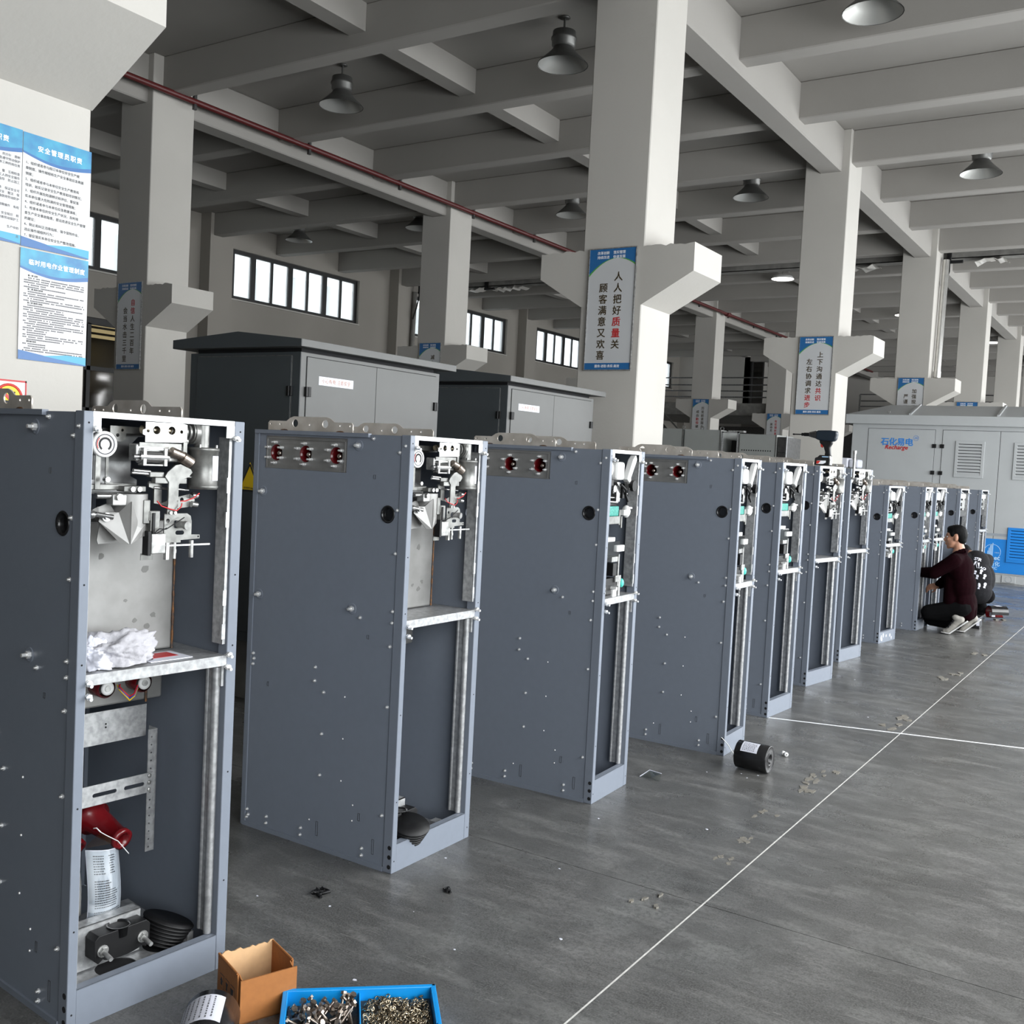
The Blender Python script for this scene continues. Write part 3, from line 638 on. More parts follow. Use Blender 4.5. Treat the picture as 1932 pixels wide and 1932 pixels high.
def cabinet(name, label, x, y, rot, Wd, H, plate=True, knock=True, detail=2):
    t = thing(name, label, 'cabinet', (x, y, 0), math.radians(rot), 'switchgear cabinets in the row')
    K = (round(Wd, 3), H)
    dz = H - 1.64
    P = lambda nm, fn, m, key=None, **kw: link(nm, cached((nm, key or K, m.name), lambda: fn().mesh(nm, m)), t, **kw)
    holes = [circle(-.096, 1.343+dz, .030, 24)]
    if plate: holes.append(rect(-.752, -.311, 1.487+dz, 1.618+dz))
    link('side_panel', cached(('sp', H, plate), lambda: plate_mesh('side_panel', rect(-.79, -.043, .017, H-.004), holes, .003, M['cab'], XZ(.004))), t)
    link('side_panel', cached(('sp2', K), lambda: plate_mesh('side_panel', rect(-.79, -.043, .017, H-.004), [circle(-.060, 1.344+dz, .030, 24)], .003, M['cab'], XZ(Wd-.007))), t)
    P('back_panel', lambda: MB().box(-D+.002,-D+.006,.02,Wd-.02,.01,H-.006), M['cab'])
    P('top_panel', lambda: MB().box(-D+.01,-.006,.008,Wd-.008,H-.006,H-.003), M['cab'])
    P('bottom_panel', lambda: MB().box(-D+.01,-.04,.008,Wd-.008,.012,.016), M['cab'])
    bv = .0025
    P('front_post', lambda: MB().box(-.043,0,0,.027,0,H), M['cab'], bevel=bv, seg=2)
    P('front_post', lambda: MB().box(-.043,0,Wd-.034,Wd,0,H), M['cab'], key=(K, 2), bevel=bv, seg=2)
    P('rear_post', lambda: MB().box(-D,-.788,0,.02,0,H), M['cab'], bevel=bv)
    P('rear_post', lambda: MB().box(-D,-.788,Wd-.02,Wd,0,H), M['cab'], key=(K, 2), bevel=bv)
    P('top_rail', lambda: MB().box(-.806,-.198,-.008,.010,H-.014,H+.001), M['cab'])
    P('bottom_rail', lambda: MB().box(-.803,-.043,-.003,.006,0,.018), M['cab'])
    P('kick_plate', lambda: MB().box(-.004,-.001,.027,Wd-.034,0,.108).box(-.030,-.001,.027,Wd-.034,.105,.108), M['cab'], bevel=.001)
    def hdr():
        return MB().box(-.022,-.002,.027,Wd-.034,H-.016,H).box(-.004,-.001,.027,.049,H-.048,H-.014).box(-.004,-.001,Wd-.062,Wd-.034,H-.050,H-.014)
    P('header_rail', hdr, M['galv'])
    sh = .938
    def shelf():
        m = MB(); m.box(-.34,-.002,.027,Wd-.034,sh+.012,sh+.0145); m.box(-.004,-.001,.020,Wd-.030,sh-.016,sh+.0145); m.box(-.34,-.3,.01,.02,sh,sh+.02); return m
    P('shelf', shelf, M['galv'])
    def flange():
        m = MB(); m.box(-.058,-.010,Wd-.046,Wd-.042,.985,1.592+dz); m.box(-.012,-.008,Wd-.046,Wd-.036,.985,1.592+dz)
        for z in (1.43,1.33,1.10,1.0): m.box(-.012,-.004,Wd-.052,Wd-.040,z+dz*.5,z+dz*.5+.045)
        return m
    P('side_flange', flange, M['galv'])
    def lowfl():
        m = MB()
        m.cyl((-.030,Wd-.046,.11),(-.030,Wd-.046,.915),.012,10); m.box(-.075,-.030,Wd-.046,Wd-.040,.11,.92); m.cyl((-.072,Wd-.044,.11),(-.072,Wd-.044,.915),.007,8)
        m.box(-.05,-.008,Wd-.044,Wd-.036,.86,.92)
        return m
    P('rail_profile', lowfl, M['galv'])
    P('near_flange', lambda: MB().box(-.050,-.008,.027,.031,.11,1.592+dz), M['galv'])
    # screws, rivets, small holes: too small to pick apart
    def scr():
        m = MB()
        for u, v in SCREWS:
            zz = v + (dz if v > 1.1 else 0)
            m.cyl((u,.004,zz),(u,-.001,zz),.0065,6,smooth=False); m.cyl((u,.0,zz),(u,-.007,zz),.0032,6)
        for u, v in RIVETS: m.ball((u,.003,v),.004,n=6,k=4)
        return m
    stuff(P('screws', scr, M['screw'], key=H))
    def hol():
        m = MB()
        for z in (.097,.061,.024): m.cyl((-.013,.0005,z),(-.013,-.0006,z),.0085,12)
        for z in [H-.03,1.19,.98,.60,.27,.045]:
            m.cyl((0,.014,z),(.0006,.014,z),.0028,6); m.cyl((0,Wd-.015,z),(.0006,Wd-.015,z),.0028,6)
        return m
    stuff(P('screw_holes', hol, M['hole']))
    if detail >= 1:
        def kn():
            m = MB()
            for u, v, w_, h_ in ((-.169,1.479+dz,.010,.016),(-.167,.872,.010,.016),(-.688,.608,.008,.018),(-.387,.080,.011,.058),(-.098,.079,.011,.058),(-.173,.176,.010,.030)):
                e = .0012
                m.box(u-w_/2,u+w_/2,.0032,.0042,v-h_/2,v-h_/2+e); m.box(u-w_/2,u+w_/2,.0032,.0042,v+h_/2-e,v+h_/2)
                m.box(u-w_/2,u-w_/2+e,.0032,.0042,v-h_/2,v+h_/2); m.box(u+w_/2-e,u+w_/2,.0032,.0042,v-h_/2,v+h_/2)
            return m
        stuff(P('knockouts', kn, M['steel_dark'], key=H))
    # grommet in the near panel
    P('grommet', lambda: MB().lathe((-.096,.004,1.343+dz),(0,-1,0),[(-.02,.022),(-.004,.024),(.002,.027),(.004,.031),(.001,.034),(-.002,.033)],24).cyl((-.096,.022,1.343+dz),(-.096,.018,1.343+dz),.026,20), M['blackgloss'], key=H)
    if detail >= 1:
        for u, v in ((-.253,1.594),(-.758,1.391),(-.758,.969),(-.252,.970)):
            zz = v + (dz if v > 1.1 else 0)
            s_ = P('stud', lambda: MB().lathe((u,.004,zz),(0,-1,0),[(-.001,.022),(.0015,.021),(.0015,.018),(-.0005,.012)],18), M['cab'], key=(u, v, H))
            link('stud_bolt', cached(('sb', u, v, H), lambda: MB().cyl((u,.004,zz),(u,-.006,zz),.0105,6,smooth=False).cyl((u,.0,zz),(u,-.020,zz),.0055,10).mesh('stud_bolt', M['screw'])), s_)
    # lifting plates on the roof, near and far side
    for q, yy in enumerate((.012, Wd-.05)):
        x0, x1, b0, b1 = (-.751,-.295,-.629,-.410) if q == 0 else (-.755,-.245,-.64,-.425)
        hs = [circle((b0+b1)/2-.081,H+.031,.0155,18), circle((b0+b1)/2+.081,H+.031,.0155,18)] + [circle(u,H+.026,.0045,8) for u in (-.737,-.683,-.521,-.359,-.308)]
        link('lifting_plate', cached(('lug', q, H, yy), lambda: plate_mesh('lifting_plate', lug_outline(x0,x1,b0,b1,H-.004,H+.039,H+.058), hs, .004, M['lug'], XZ(yy))), t)
        if q == 0:
            link('lifting_plate_weld', cached(('lw', H), lambda: MB().ball((-.66,.012,H+.001),.022,.004,.006,n=10,k=5).ball((-.36,.012,H+.001),.022,.004,.006,n=10,k=5).mesh('weld', M['weld'])), t); 
    # bushing plate with three red sockets
    if plate:
        bp = link('bushing_plate', cached(('bplate', H), lambda: plate_mesh('bushing_plate', rect(-.755,-.309,1.484+dz,1.620+dz), [circle(u,1.551+dz,.033,28) for u in (-.697,-.535,-.372)], .003, M['stain'], XZ(.010))), t)
        def rimm():
            m = MB(); z0 = 1.484+dz; z1 = 1.620+dz
            for a, b in ((z0+.004,z0+.008),(z1-.014,z1-.010)): m.box(-.75,-.315,.004,.010,a,b)
            m.box(-.325,-.321,.004,.010,z0+.006,z1-.01); m.box(-.748,-.744,.004,.010,z0+.006,z1-.01)
            return m
        link('plate_rim', cached(('rim', H), lambda: rimm().mesh('plate_rim', M['stain'])), bp)
        for u in (-.697,-.535,-.372):
            zz = 1.551+dz
            bs = link('bushing', cached(('bush', u, H), lambda: MB().lathe((u,.012,zz),(0,1,0),[(0,.034),(.0,.032),(.03,.030),(.09,.022),(.10,.010)],26).mesh('bushing', M['red'])), t)
            link('contact_pin', cached(('pin', u, H), lambda: MB().cyl((u+.012,.10,zz-.002),(u+.012,.020,zz-.002),.009,12).ball((u+.012,.018,zz-.002),.0105,n=10,k=6).mesh('contact_pin', M['copperbolt'])), bs)
            def st():
                m = MB()
                for k in range(6):
                    a = PI/2+PI*k/3; q = (u+.041*math.cos(a),.010,zz+.041*math.sin(a))
                    m.cyl(q,(q[0],-.004,q[2]),.0065,6,smooth=False); m.cyl(q,(q[0],-.018,q[2]),.0038,8)
                return m
            stuff(link('bushing_studs', cached(('bst', u, H), lambda: st().mesh('bushing_studs', M['screw'])), bs))
    return t

def latch_bolts(t, Wd, H):
    m = MB()
    for y, z in ((.036,H-.045),(Wd-.030,H-.050),(.034,.930),(Wd-.028,.955),(.034,.895),(Wd-.030,.918)):
        m.cyl((-.03,y,z),(.024,y-.004,z-.004),.0048,8); m.cyl((.0,y,z),(.010,y-.001,z-.001),.009,6,smooth=False)
    stuff(m.build('cover_bolts', M['screw'], t))

def polyplate(t, nm, pts, x0, th, m, holes=(), parent=None, bevel=0):
    return link(nm, plate_mesh(nm, pts, holes, th, m, YZ(x0)), parent or t, bevel)

def breaker(t, Wd, H=1.64, dy=0.0, full=True):
    """spring mechanism behind the front opening; y, z measured from the picture"""
    dz = H-1.64
    root = t
    b = bpy.data.objects.new('spring_mechanism', None); COL.objects.link(b); b.parent = t; b.location = (0, dy, dz)
    def L(nm, mb, m, bevel=0): return mb.build(nm, m, b, bevel=bevel)
    def Q(nm, pts, x0, th, m, holes=()): return link(nm, plate_mesh(nm, pts, holes, th, m, YZ(x0)), b)
    # dark back plate with notched outline
    Q('back_plate', [(.06,1.60),(.30,1.60),(.30,1.585),(.22,1.58),(.20,1.56),(.20,1.47),(.22,1.46),(.22,1.42),(.06,1.42)], -.115, .004, M['steel_dark'], [circle(.15,1.575,.008),circle(.13,1.59,.004),circle(.17,1.59,.004)])
    Q('carrier_plate', [(.118,1.607),(.30,1.607),(.30,1.59),(.165,1.588),(.165,1.572),(.152,1.565),(.116,1.565),(.116,1.456),(.135,1.45),(.20,1.45),(.20,1.44),(.108,1.44),(.108,1.57),(.118,1.575)], -.085, .004, M['zinc2'], [circle(.140,1.582,.005),circle(.154,1.596,.004),circle(.128,1.578,.004)])
    # pressure gauge
    g = L('pressure_gauge', MB().lathe((-.055,.072,1.556),(1,0,0),[(0,.030),(.0,.034),(.020,.035),(.026,.034),(.027,.030),(.024,.029)],28).cyl((-.054,.072,1.556),(-.030,.072,1.556),.030,24), M['white'])
    MB().lathe((-.0298,.072,1.556),(1,0,0),[(0,.0275),(.0008,.0275),(.0008,.0245),(0,.0245)],28).build('gauge_dial', M['greyink'], g)
    mb = MB()
    for k in range(22):
        a = math.radians(225-k*12.8); r0, r1 = .013, .0185
        mb.prism([(-.0025,r0),(.0025,r0),(.0035,r1),(-.0035,r1)], .0006, lambda u, v, w, a=a: (-.0298+w, .072+v*math.cos(a)-u*math.sin(a), 1.556+v*math.sin(a)+u*math.cos(a)))
    mb.build('gauge_scale', M['ink'], g)
    mb = MB()
    for k in range(6):
        a = math.radians(205-k*12.8)
        mb.prism([(-.0028,.021),(.0028,.021),(.003,.0235),(-.003,.0235)], .0007, lambda u, v, w, a=a: (-.0298+w, .072+v*math.cos(a)-u*math.sin(a), 1.556+v*math.sin(a)+u*math.cos(a)))
    mb.build('gauge_red_arc', M['signred'], g)
    L('gauge_stem', MB().cyl((-.08,.072,1.53),(-.08,.072,1.46),.014,12).cyl((-.09,.085,1.56),(-.06,.12,1.57),.008,8), M['steel_dark'])
    # top plate with two windows
    Q('top_bracket', [(.178,1.622),(.292,1.624),(.308,1.62),(.308,1.575),(.292,1.570),(.178,1.567),(.178,1.585),(.170,1.588),(.170,1.600),(.178,1.603)], -.012, .003, M['zinc'], [circle(.212,1.601,.0115,18), circle(.259,1.602,.0115,18), circle(.290,1.60,.005,10), circle(.186,1.598,.0045,10)])
    L('spring', MB().cyl((-.035,.18,1.601),(-.035,.30,1.601),.011,12), M['brass'])
    L('spring_coils', MB().tube([(-.035+.0125*math.cos(k*.9), .19+.0028*k, 1.601+.0125*math.sin(k*.9)) for k in range(38)], .0018, 5), M['zinc2'])
    L('gear_stack', MB().cyl((-.03,.30,1.60),(-.03,.314,1.60),.018,14).cyl((-.03,.316,1.60),(-.03,.322,1.60),.024,18).cyl((-.03,.326,1.602),(-.03,.331,1.602),.030,20).cyl((-.03,.300,1.575),(-.03,.318,1.575),.012,12), M['zinc2'])
    # main block
    L('mechanism_block', MB().box(-.06,-.022,.158,.312,1.515,1.562), M['zinc'], bevel=.004)
    L('block_face', MB().box(-.022,-.018,.165,.295,1.555,1.566).box(-.06,-.016,.300,.312,1.50,1.572), M['zinc2'])
    L('solenoid', MB().cyl((-.024,.165,1.527),(-.024,.252,1.527),.017,16), M['chrome'])
    L('solenoid_clamp', MB().box(-.032,-.008,.172,.182,1.503,1.552).box(-.032,-.008,.236,.246,1.503,1.552).box(-.034,-.012,.172,.246,1.546,1.552).box(-.034,-.012,.172,.246,1.503,1.508), M['zinc'], bevel=.001)
    L('shaft_end', MB().cyl((-.02,.148,1.527),(-.02,.166,1.527),.007,10).cyl((-.02,.15,1.49),(-.02,.20,1.487),.005,8).cyl((-.02,.145,1.483),(-.02,.215,1.479),.004,8), M['chrome'])
    L('cam_roller', MB().cyl((-.006,.255,1.545),(-.006,.30,1.530),.013,12).cyl((-.006,.290,1.53),(-.006,.318,1.515),.017,14), M['copperbolt'])
    L('fork_arm', MB().box(-.03,-.012,.196,.24,1.472,1.487).box(-.028,-.008,.21,.31,1.455,1.472), M['zinc2'], bevel=.002)
    # hooked front lever
    Q('hook_lever', [(.245,1.487),(.270,1.507),(.285,1.510),(.318,1.497),(.324,1.488),(.312,1.475),(.290,1.468),(.281,1.452),(.281,1.395),(.276,1.372),(.247,1.372),(.250,1.40),(.250,1.46),(.238,1.475)], -.004, .006, M['zinc2'])
    L('lever_rivets', MB().cyl((-.01,.256,1.375),(.002,.256,1.375),.005,8).cyl((-.01,.270,1.375),(.002,.270,1.375),.005,8), M['zinc'])
    Q('latch_frame', [(.205,1.46),(.245,1.46),(.245,1.40),(.30,1.418),(.352,1.43),(.352,1.392),(.30,1.385),(.222,1.40),(.222,1.44),(.205,1.445)], -.03, .006, M['zinc2'], [circle(.31,1.41,.006,10)])
    L('cross_shafts', MB().cyl((-.03,.22,1.443),(-.03,.33,1.437),.004,8).cyl((-.02,.28,1.478),(-.02,.335,1.474),.005,8).cyl((-.02,.335,1.423),(-.02,.352,1.421),.009,10).cyl((-.02,.335,1.398),(-.02,.352,1.396),.009,10), M['chrome'])
    L('trip_wires', MB().tube([(.0,.346,1.430),(.004,.325,1.417),(.002,.30,1.408),(.004,.283,1.408)],.0018,6).tube([(.004,.288,1.402),(.006,.284,1.392),(.004,.272,1.381),(.004,.25,1.386),(.0,.226,1.394),(0,.212,1.408)],.0018,6), M['redink'])
    # motor with label
    mo = L('charging_motor', MB().lathe((-.02,.370,1.441),(0,0,1),[(0,.010),(0,.040),(.006,.043),(.010,.043),(.012,.041),(.108,.041),(.110,.044),(.117,.044),(.119,.040),(.119,.0)],28), M['zinc2'])
    MB().cyl((.004,.340,1.558),(.004,.340,1.568),.004,8).cyl((.004,.395,1.558),(.004,.395,1.568),.004,8).build('motor_screws', M['zinc'], mo)
    mb = MB(); k = 6
    for i in range(k): 
        a0 = math.radians(2+i*7); a1 = math.radians(2+(i+1)*7); r = .0416
        p = [(-.02+r*math.cos(a), .370+r*math.sin(a)) for a in (a0, a1)]
        mb.add([(p[0][0],p[0][1],1.467),(p[1][0],p[1][1],1.467),(p[1][0],p[1][1],1.537),(p[0][0],p[0][1],1.537)], [(0,1,2,3)])
    mb.build('motor_label', M['paper'], mo)
    L('motor_gearbox', MB().cyl((-.02,.362,1.558),(-.02,.362,1.622),.021,18).cyl((-.03,.331,1.60),(-.03,.345,1.60),.033,20), M['zinc2'])
    # drum, triangular crank plates
    L('spring_drum', MB().cyl((-.06,.165,1.425),(-.06,.165,1.31),.048,24), M['stain'])
    L('drum_clamp', MB().box(-.04,-.006,.085,.125,1.395,1.425).cyl((-.005,.10,1.418),(.004,.10,1.418),.010,6), M['zinc'], bevel=.003)
    L('rod_end', MB().cyl((-.02,.045,1.42),(-.02,.095,1.42),.008,10).cyl((-.02,.045,1.372),(-.012,.09,1.364),.007,10).ball((-.012,.03,1.372),.011), M['chrome'])
    Q('rear_crank_plate', [(.045,1.375),(.07,1.39),(.075,1.345),(.068,1.30),(.072,1.29),(.13,1.293),(.15,1.33),(.10,1.40),(.06,1.385)], -.05, .004, M['stain'])
    mb = MB()
    mb.add([(-.03,.062,1.364),(-.03,.075,1.376),(-.022,.112,1.376),(.0,.133,1.406),(.0,.133,1.292),(-.012,.115,1.292),(-.034,.062,1.352)], [(0,1,2,3,4,5,6)])
    mb.add([(.0,.133,1.406),(-.018,.165,1.347),(-.022,.188,1.343),(-.024,.188,1.312),(.0,.133,1.292)], [(0,1,2,3,4)])
    c_ = L('crank_plate', mb, M['stain']); sm = c_.modifiers.new('thickness', 'SOLIDIFY'); sm.thickness = .004
    L('crank_pin', MB().cyl((-.03,.075,1.364),(-.016,.075,1.364),.012,12).cyl((-.016,.075,1.364),(-.010,.075,1.364),.007,10), M['chrome'])
    L('end_bracket', MB().box(-.05,-.012,.18,.20,1.345,1.41).box(-.04,-.01,.196,.23,1.352,1.38), M['zinc2'], bevel=.002)
    L('guide_plate', MB().box(-.06,-.04,.02,.14,1.435,1.45).box(-.04,-.036,.05,.066,1.435,1.54).box(-.05,-.012,.12,.185,1.432,1.447), M['zinc2'], bevel=.002)
    for y_, z_ in ((.142,1.439),(.162,1.439),(.068,1.464)): L('guide_bolt', MB().cyl((-.02,y_,z_),(-.004,y_,z_),.007,10), M['chrome'])
    # microswitch with clear-lidded body
    L('micro_switch', MB().box(-.03,-.002,.190,.200,1.258,1.325).box(-.028,-.004,.204,.212,1.30,1.375), M['black'], bevel=.001)
    L('switch_body', MB().box(-.03,.0,.200,.244,1.262,1.318), M['zinc'], bevel=.003)
    L('switch_bracket', MB().box(-.031,-.029,.186,.224,1.243,1.262).box(-.03,-.008,.200,.226,1.325,1.378), M['zinc2'])
    L('switch_wires', MB().tube([(0,.205,1.318),(.006,.218,1.332),(.004,.24,1.33),(0,.27,1.345),(0,.30,1.362)],.0016,5).tube([(0,.21,1.318),(.004,.226,1.326),(0,.245,1.333)],.0016,5), M['black'])
    Q('quadrant_plate', [(.246,1.372),(.318,1.372),(.330,1.365),(.334,1.35),(.334,1.312),(.362,1.311),(.362,1.300),(.300,1.297),(.300,1.29),(.250,1.29),(.246,1.30)], -.014, .004, M['zinc2'], [circle(.283,1.342,.011,14), circle(.257,1.352,.006,10), circle(.357,1.3055,.003,8), slot(.296,1.318,.016,.006)])
    L('quadrant_knob', MB().cyl((-.016,.288,1.343),(.006,.300,1.341),.010,12).cyl((.004,.300,1.341),(.014,.302,1.340),.012,12), M['zinc'])
    L('operating_bar', MB().box(-.016,-.006,.246,.392,1.281,1.286), M['zinc'])
    L('square_pins', MB().box(-.016,-.004,.248,.258,1.244,1.292).cyl((-.01,.277,1.246),(-.01,.277,1.292),.0055,10).cyl((-.01,.277,1.262),(-.01,.277,1.272),.007,10).cyl((-.01,.332,1.247),(-.01,.332,1.296),.0065,10), M['zinc'])
    return b

def tank(t, Wd, H=1.64):
    """stainless gas tank in the back of the upper and middle compartments"""
    dz = H-1.64
    MB().box(-.62,-.175,.02,.395,.956,1.34+dz).build('gas_tank', M['stain'], t, bevel=.006)
    w = MB(); w.tube([(-.174,.396,.956+.01*k) for k in range(0, int((.36+dz)*100), 2)], [.0035+random.uniform(-.001,.0015) for k in range(0, int((.36+dz)*100), 2)], 6)
    w.build('tank_weld', M['weld'], t)
    mb = MB()
    for z, y, r in ((1.24,.16,.012),(1.20,.30,.016),(1.02,.14,.014),(1.06,.33,.012),(1.05,.27,.010),(1.03,.31,.014),(1.11,.24,.008),(1.0,.17,.012)):
        k = 9; mb.prism([(y+r*random.uniform(.5,1)*math.cos(2*PI*i/k), z+r*random.uniform(.4,.9)*math.sin(2*PI*i/k)) for i in range(k)], .0004, lambda u, v, q: (-.1748+q, u, v))
    stuff(mb.build('tank_stains', M['stainmark'], t))

CABS = [  # label, x, y, rot, width, height, bushing plate
 ('nearest open switchgear cabinet with a white rag on its shelf', -2.352, 1.600, -5, .500, 1.64),
 ('second open switchgear cabinet, three red sockets on its side', -2.362, 2.942, 0, .500, 1.64),
 ('third open cabinet in the row, green circuit boards inside', -2.166, 4.142, 2, .385, 1.64),
 ('fourth open cabinet in the row, the black ring core lying at its foot', -1.991, 5.340, 1, .335, 1.64),
 ('fifth open cabinet in the row, standing on the white chalk line', -2.103, 6.374, -4, .41, 1.64),
 ('sixth open cabinet in the row, with the cordless drill on its roof', -2.209, 7.532, -8, .465, 1.64),
 ('seventh open cabinet, last of the tall ones', -2.300, 8.741, -8, .465, 1.64),
 ('eighth cabinet, lower than the seven before it, white smears on its kick plate', -2.282, 10.036, -7, .44, 1.503),
 ('ninth cabinet in the row, left of the squatting man', -2.190, 11.250, -2, .33, 1.503),
 ('tenth cabinet, the one the squatting man works on', -2.170, 11.72, -4, .42, 1.503),
 ('eleventh cabinet, behind the head of the squatting man', -2.190, 13.31, -5, .40, 1.495),
 ('twelfth and last cabinet of the row, before the blue and grey kiosk', -2.190, 14.88, -6, .37, 1.485)]
cab = []
for k, (lb, x, y, r, w, h) in enumerate(CABS):
    cab.append(cabinet('switchgear_cabinet', lb, x, y, r, w, h, plate=k > 0, detail=2 if k < 6 else 0))
    latch_bolts(cab[-1], w, h)
for k in (0, 1):
    breaker(cab[k], .5, dy=(.006 if k == 0 else .015)); tank(cab[k], .5)
for k in (5, 6):
    breaker(cab[k], .465, dy=.02)

def switch_unit(t, Wd, H):
    """manual load switch: dial, white blade, black knobs, green boards"""
    dz = H-1.64; s = Wd/.385; 
    b = bpy.data.objects.new('switch_mechanism', None); COL.objects.link(b); b.parent = t; b.location = (0, 0, dz)
    key = round(Wd, 3)
    def L(nm, fn, m, bevel=0): return link(nm, cached(('sw', nm, key), lambda: fn().mesh(nm, m)), b, bevel)
    Y = lambda y: y*s
    L('mounting_plate', lambda: MB().box(-.10,-.096,Y(.03),Y(.30),1.30,1.60).box(-.096,-.02,Y(.03),Y(.034),1.34,1.60), M['steel_dark'])
    L('pressure_gauge', lambda: MB().lathe((-.06,Y(.070),1.550),(1,0,0),[(0,.0),(0,.034),(.03,.035),(.03,.028),(.024,.027),(.024,0)],22), M['white'])
    L('gauge_dial', lambda: MB().lathe((-.035,Y(.070),1.550),(1,0,0),[(.0,.020),(.001,.020),(.001,.013),(0,.013)],18), M['ink'])
    L('indicator_drum', lambda: MB().box(-.05,-.01,Y(.11),Y(.19),1.50,1.585), M['white'], .012)
    L('blade', lambda: MB().prism([(Y(.20),1.505),(Y(.225),1.49),(Y(.30),1.60),(Y(.285),1.622),(Y(.255),1.60)], .03, lambda u, v, w: (-.03+w, u, v)), M['white'], .004)
    L('blade_arm', lambda: MB().prism([(Y(.22),1.50),(Y(.245),1.455),(Y(.265),1.46),(Y(.262),1.55)], .02, lambda u, v, w: (-.03+w, u, v)), M['zinc'], .003)
    L('rotary_knob', lambda: MB().cyl((-.06,Y(.25),1.475),(.01,Y(.25),1.475),.009,10).cyl((.0,Y(.25),1.475),(.016,Y(.25),1.475),.026,18), M['black'])
    L('rotary_knob', lambda: MB().cyl((-.06,Y(.20),1.395),(.01,Y(.20),1.395),.010,10).cyl((.0,Y(.20),1.395),(.016,Y(.20),1.395),.024,18), M['black'])
    L('linkage', lambda: MB().cyl((-.04,Y(.12),1.44),(-.02,Y(.24),1.436),.006,8).box(-.05,-.02,Y(.13),Y(.17),1.40,1.49).cyl((-.03,Y(.05),1.42),(-.03,Y(.19),1.415),.005,8).cyl((-.03,Y(.05),1.40),(-.03,Y(.16),1.396),.007,8).cyl((-.02,Y(.09),1.46),(-.01,Y(.09),1.46),.016,12), M['chrome'])
    L('linkage_black', lambda: MB().box(-.05,-.012,Y(.18),Y(.22),1.415,1.47).tube([(-.01,Y(.15),1.48),(0,Y(.19),1.455),(-.01,Y(.21),1.43),(0,Y(.22),1.40)],.006,6).box(-.05,-.02,Y(.05),Y(.09),1.455,1.50), M['black'])
    L('circuit_board', lambda: MB().box(-.055,-.02,Y(.04),Y(.165),1.332,1.378), M['pcb'], .003)
    L('board_holder', lambda: MB().box(-.07,-.01,Y(.03),Y(.16),1.295,1.332).cyl((-.02,Y(.17),1.29),(-.02,Y(.17),1.36),.007,8).cyl((-.02,Y(.195),1.275),(-.02,Y(.195),1.33),.006,8), M['zinc2'], .003)
    L('white_lever', lambda: MB().box(-.03,-.005,Y(.19),Y(.245),1.335,1.36).ball((-.015,Y(.235),1.352),.022,.018,.03).cyl((-.02,Y(.24),1.37),(-.01,Y(.285),1.368),.005,8), M['white'])
    L('clear_cover', lambda: MB().box(-.07,-.01,Y(.04),Y(.18),1.14,1.215), M['clear'], .004)
    L('clear_cover_tab', lambda: MB().box(-.07,-.004,Y(.03),Y(.11),1.215,1.235).box(-.02,.0,Y(.13),Y(.21),1.165,1.195), M['white'], .003)
    L('circuit_board', lambda: MB().box(-.06,-.02,Y(.04),Y(.115),1.04,1.115), M['pcb'], .003)
    L('relay_block', lambda: MB().box(-.07,-.012,Y(.12),Y(.16),1.05,1.11).box(-.06,-.02,Y(.05),Y(.17),1.005,1.04), M['black'], .002)
    L('terminal_rail', lambda: MB().box(-.05,-.02,Y(.12),Y(.20),1.115,1.14).cyl((-.02,Y(.19),1.00),(-.02,Y(.19),1.15),.006,8).box(-.02,-.01,Y(.15),Y(.21),1.02,1.05), M['zinc'], .002)
    L('lower_plate', lambda: MB().box(-.09,-.05,Y(.03),Y(.27),.955,1.02), M['steel_dark'], .003)
    L('white_pins', lambda: MB().cyl((-.05,Y(.06),.995),(-.02,Y(.06),.995),.009,10).cyl((-.05,Y(.06),.975),(-.02,Y(.06),.975),.009,10).cyl((-.05,Y(.19),.985),(-.02,Y(.19),.985),.009,10).cyl((-.02,Y(.21),.95),(-.02,Y(.21),1.02),.006,8).box(-.02,-.012,Y(.13),Y(.17),.953,.985), M['white'])
    L('teal_plug', lambda: MB().ball((-.02,Y(.235),1.01),.014,.014,.022), M['pcb'])
    return b
for k in (2, 3, 4, 7, 8, 9):
    switch_unit(cab[k], CABS[k][4], CABS[k][5])
def fuse_unit(t, Wd, H):
    b = bpy.data.objects.new('fuse_mechanism', None); COL.objects.link(b); b.parent = t; b.location = (0, 0, H-1.64)
    MB().box(-.10,-.09,.03,Wd-.05,1.28,1.60).build('mounting_plate', M['steel_dark'], b)
    MB().box(-.06,-.01,.06,Wd-.12,1.52,1.58).build('indicator_drum', M['white'], b, bevel=.01)
    MB().box(-.06,-.01,.05,Wd-.14,1.40,1.50).build('relay_block', M['zinc2'], b, bevel=.004)
    MB().cyl((-.05,Wd-.1,1.30),(-.05,Wd-.1,1.58),.02,12).build('cylinder', M['zinc'], b)
    MB().box(-.06,-.01,.04,Wd-.15,1.30,1.38).build('black_box', M['black'], b, bevel=.004)
    MB().cyl((-.02,.08,1.45),(0,.08,1.45),.02,14).build('rotary_knob', M['black'], b)
for k in (10, 11): fuse_unit(cab[k], CABS[k][4], CABS[k][5])

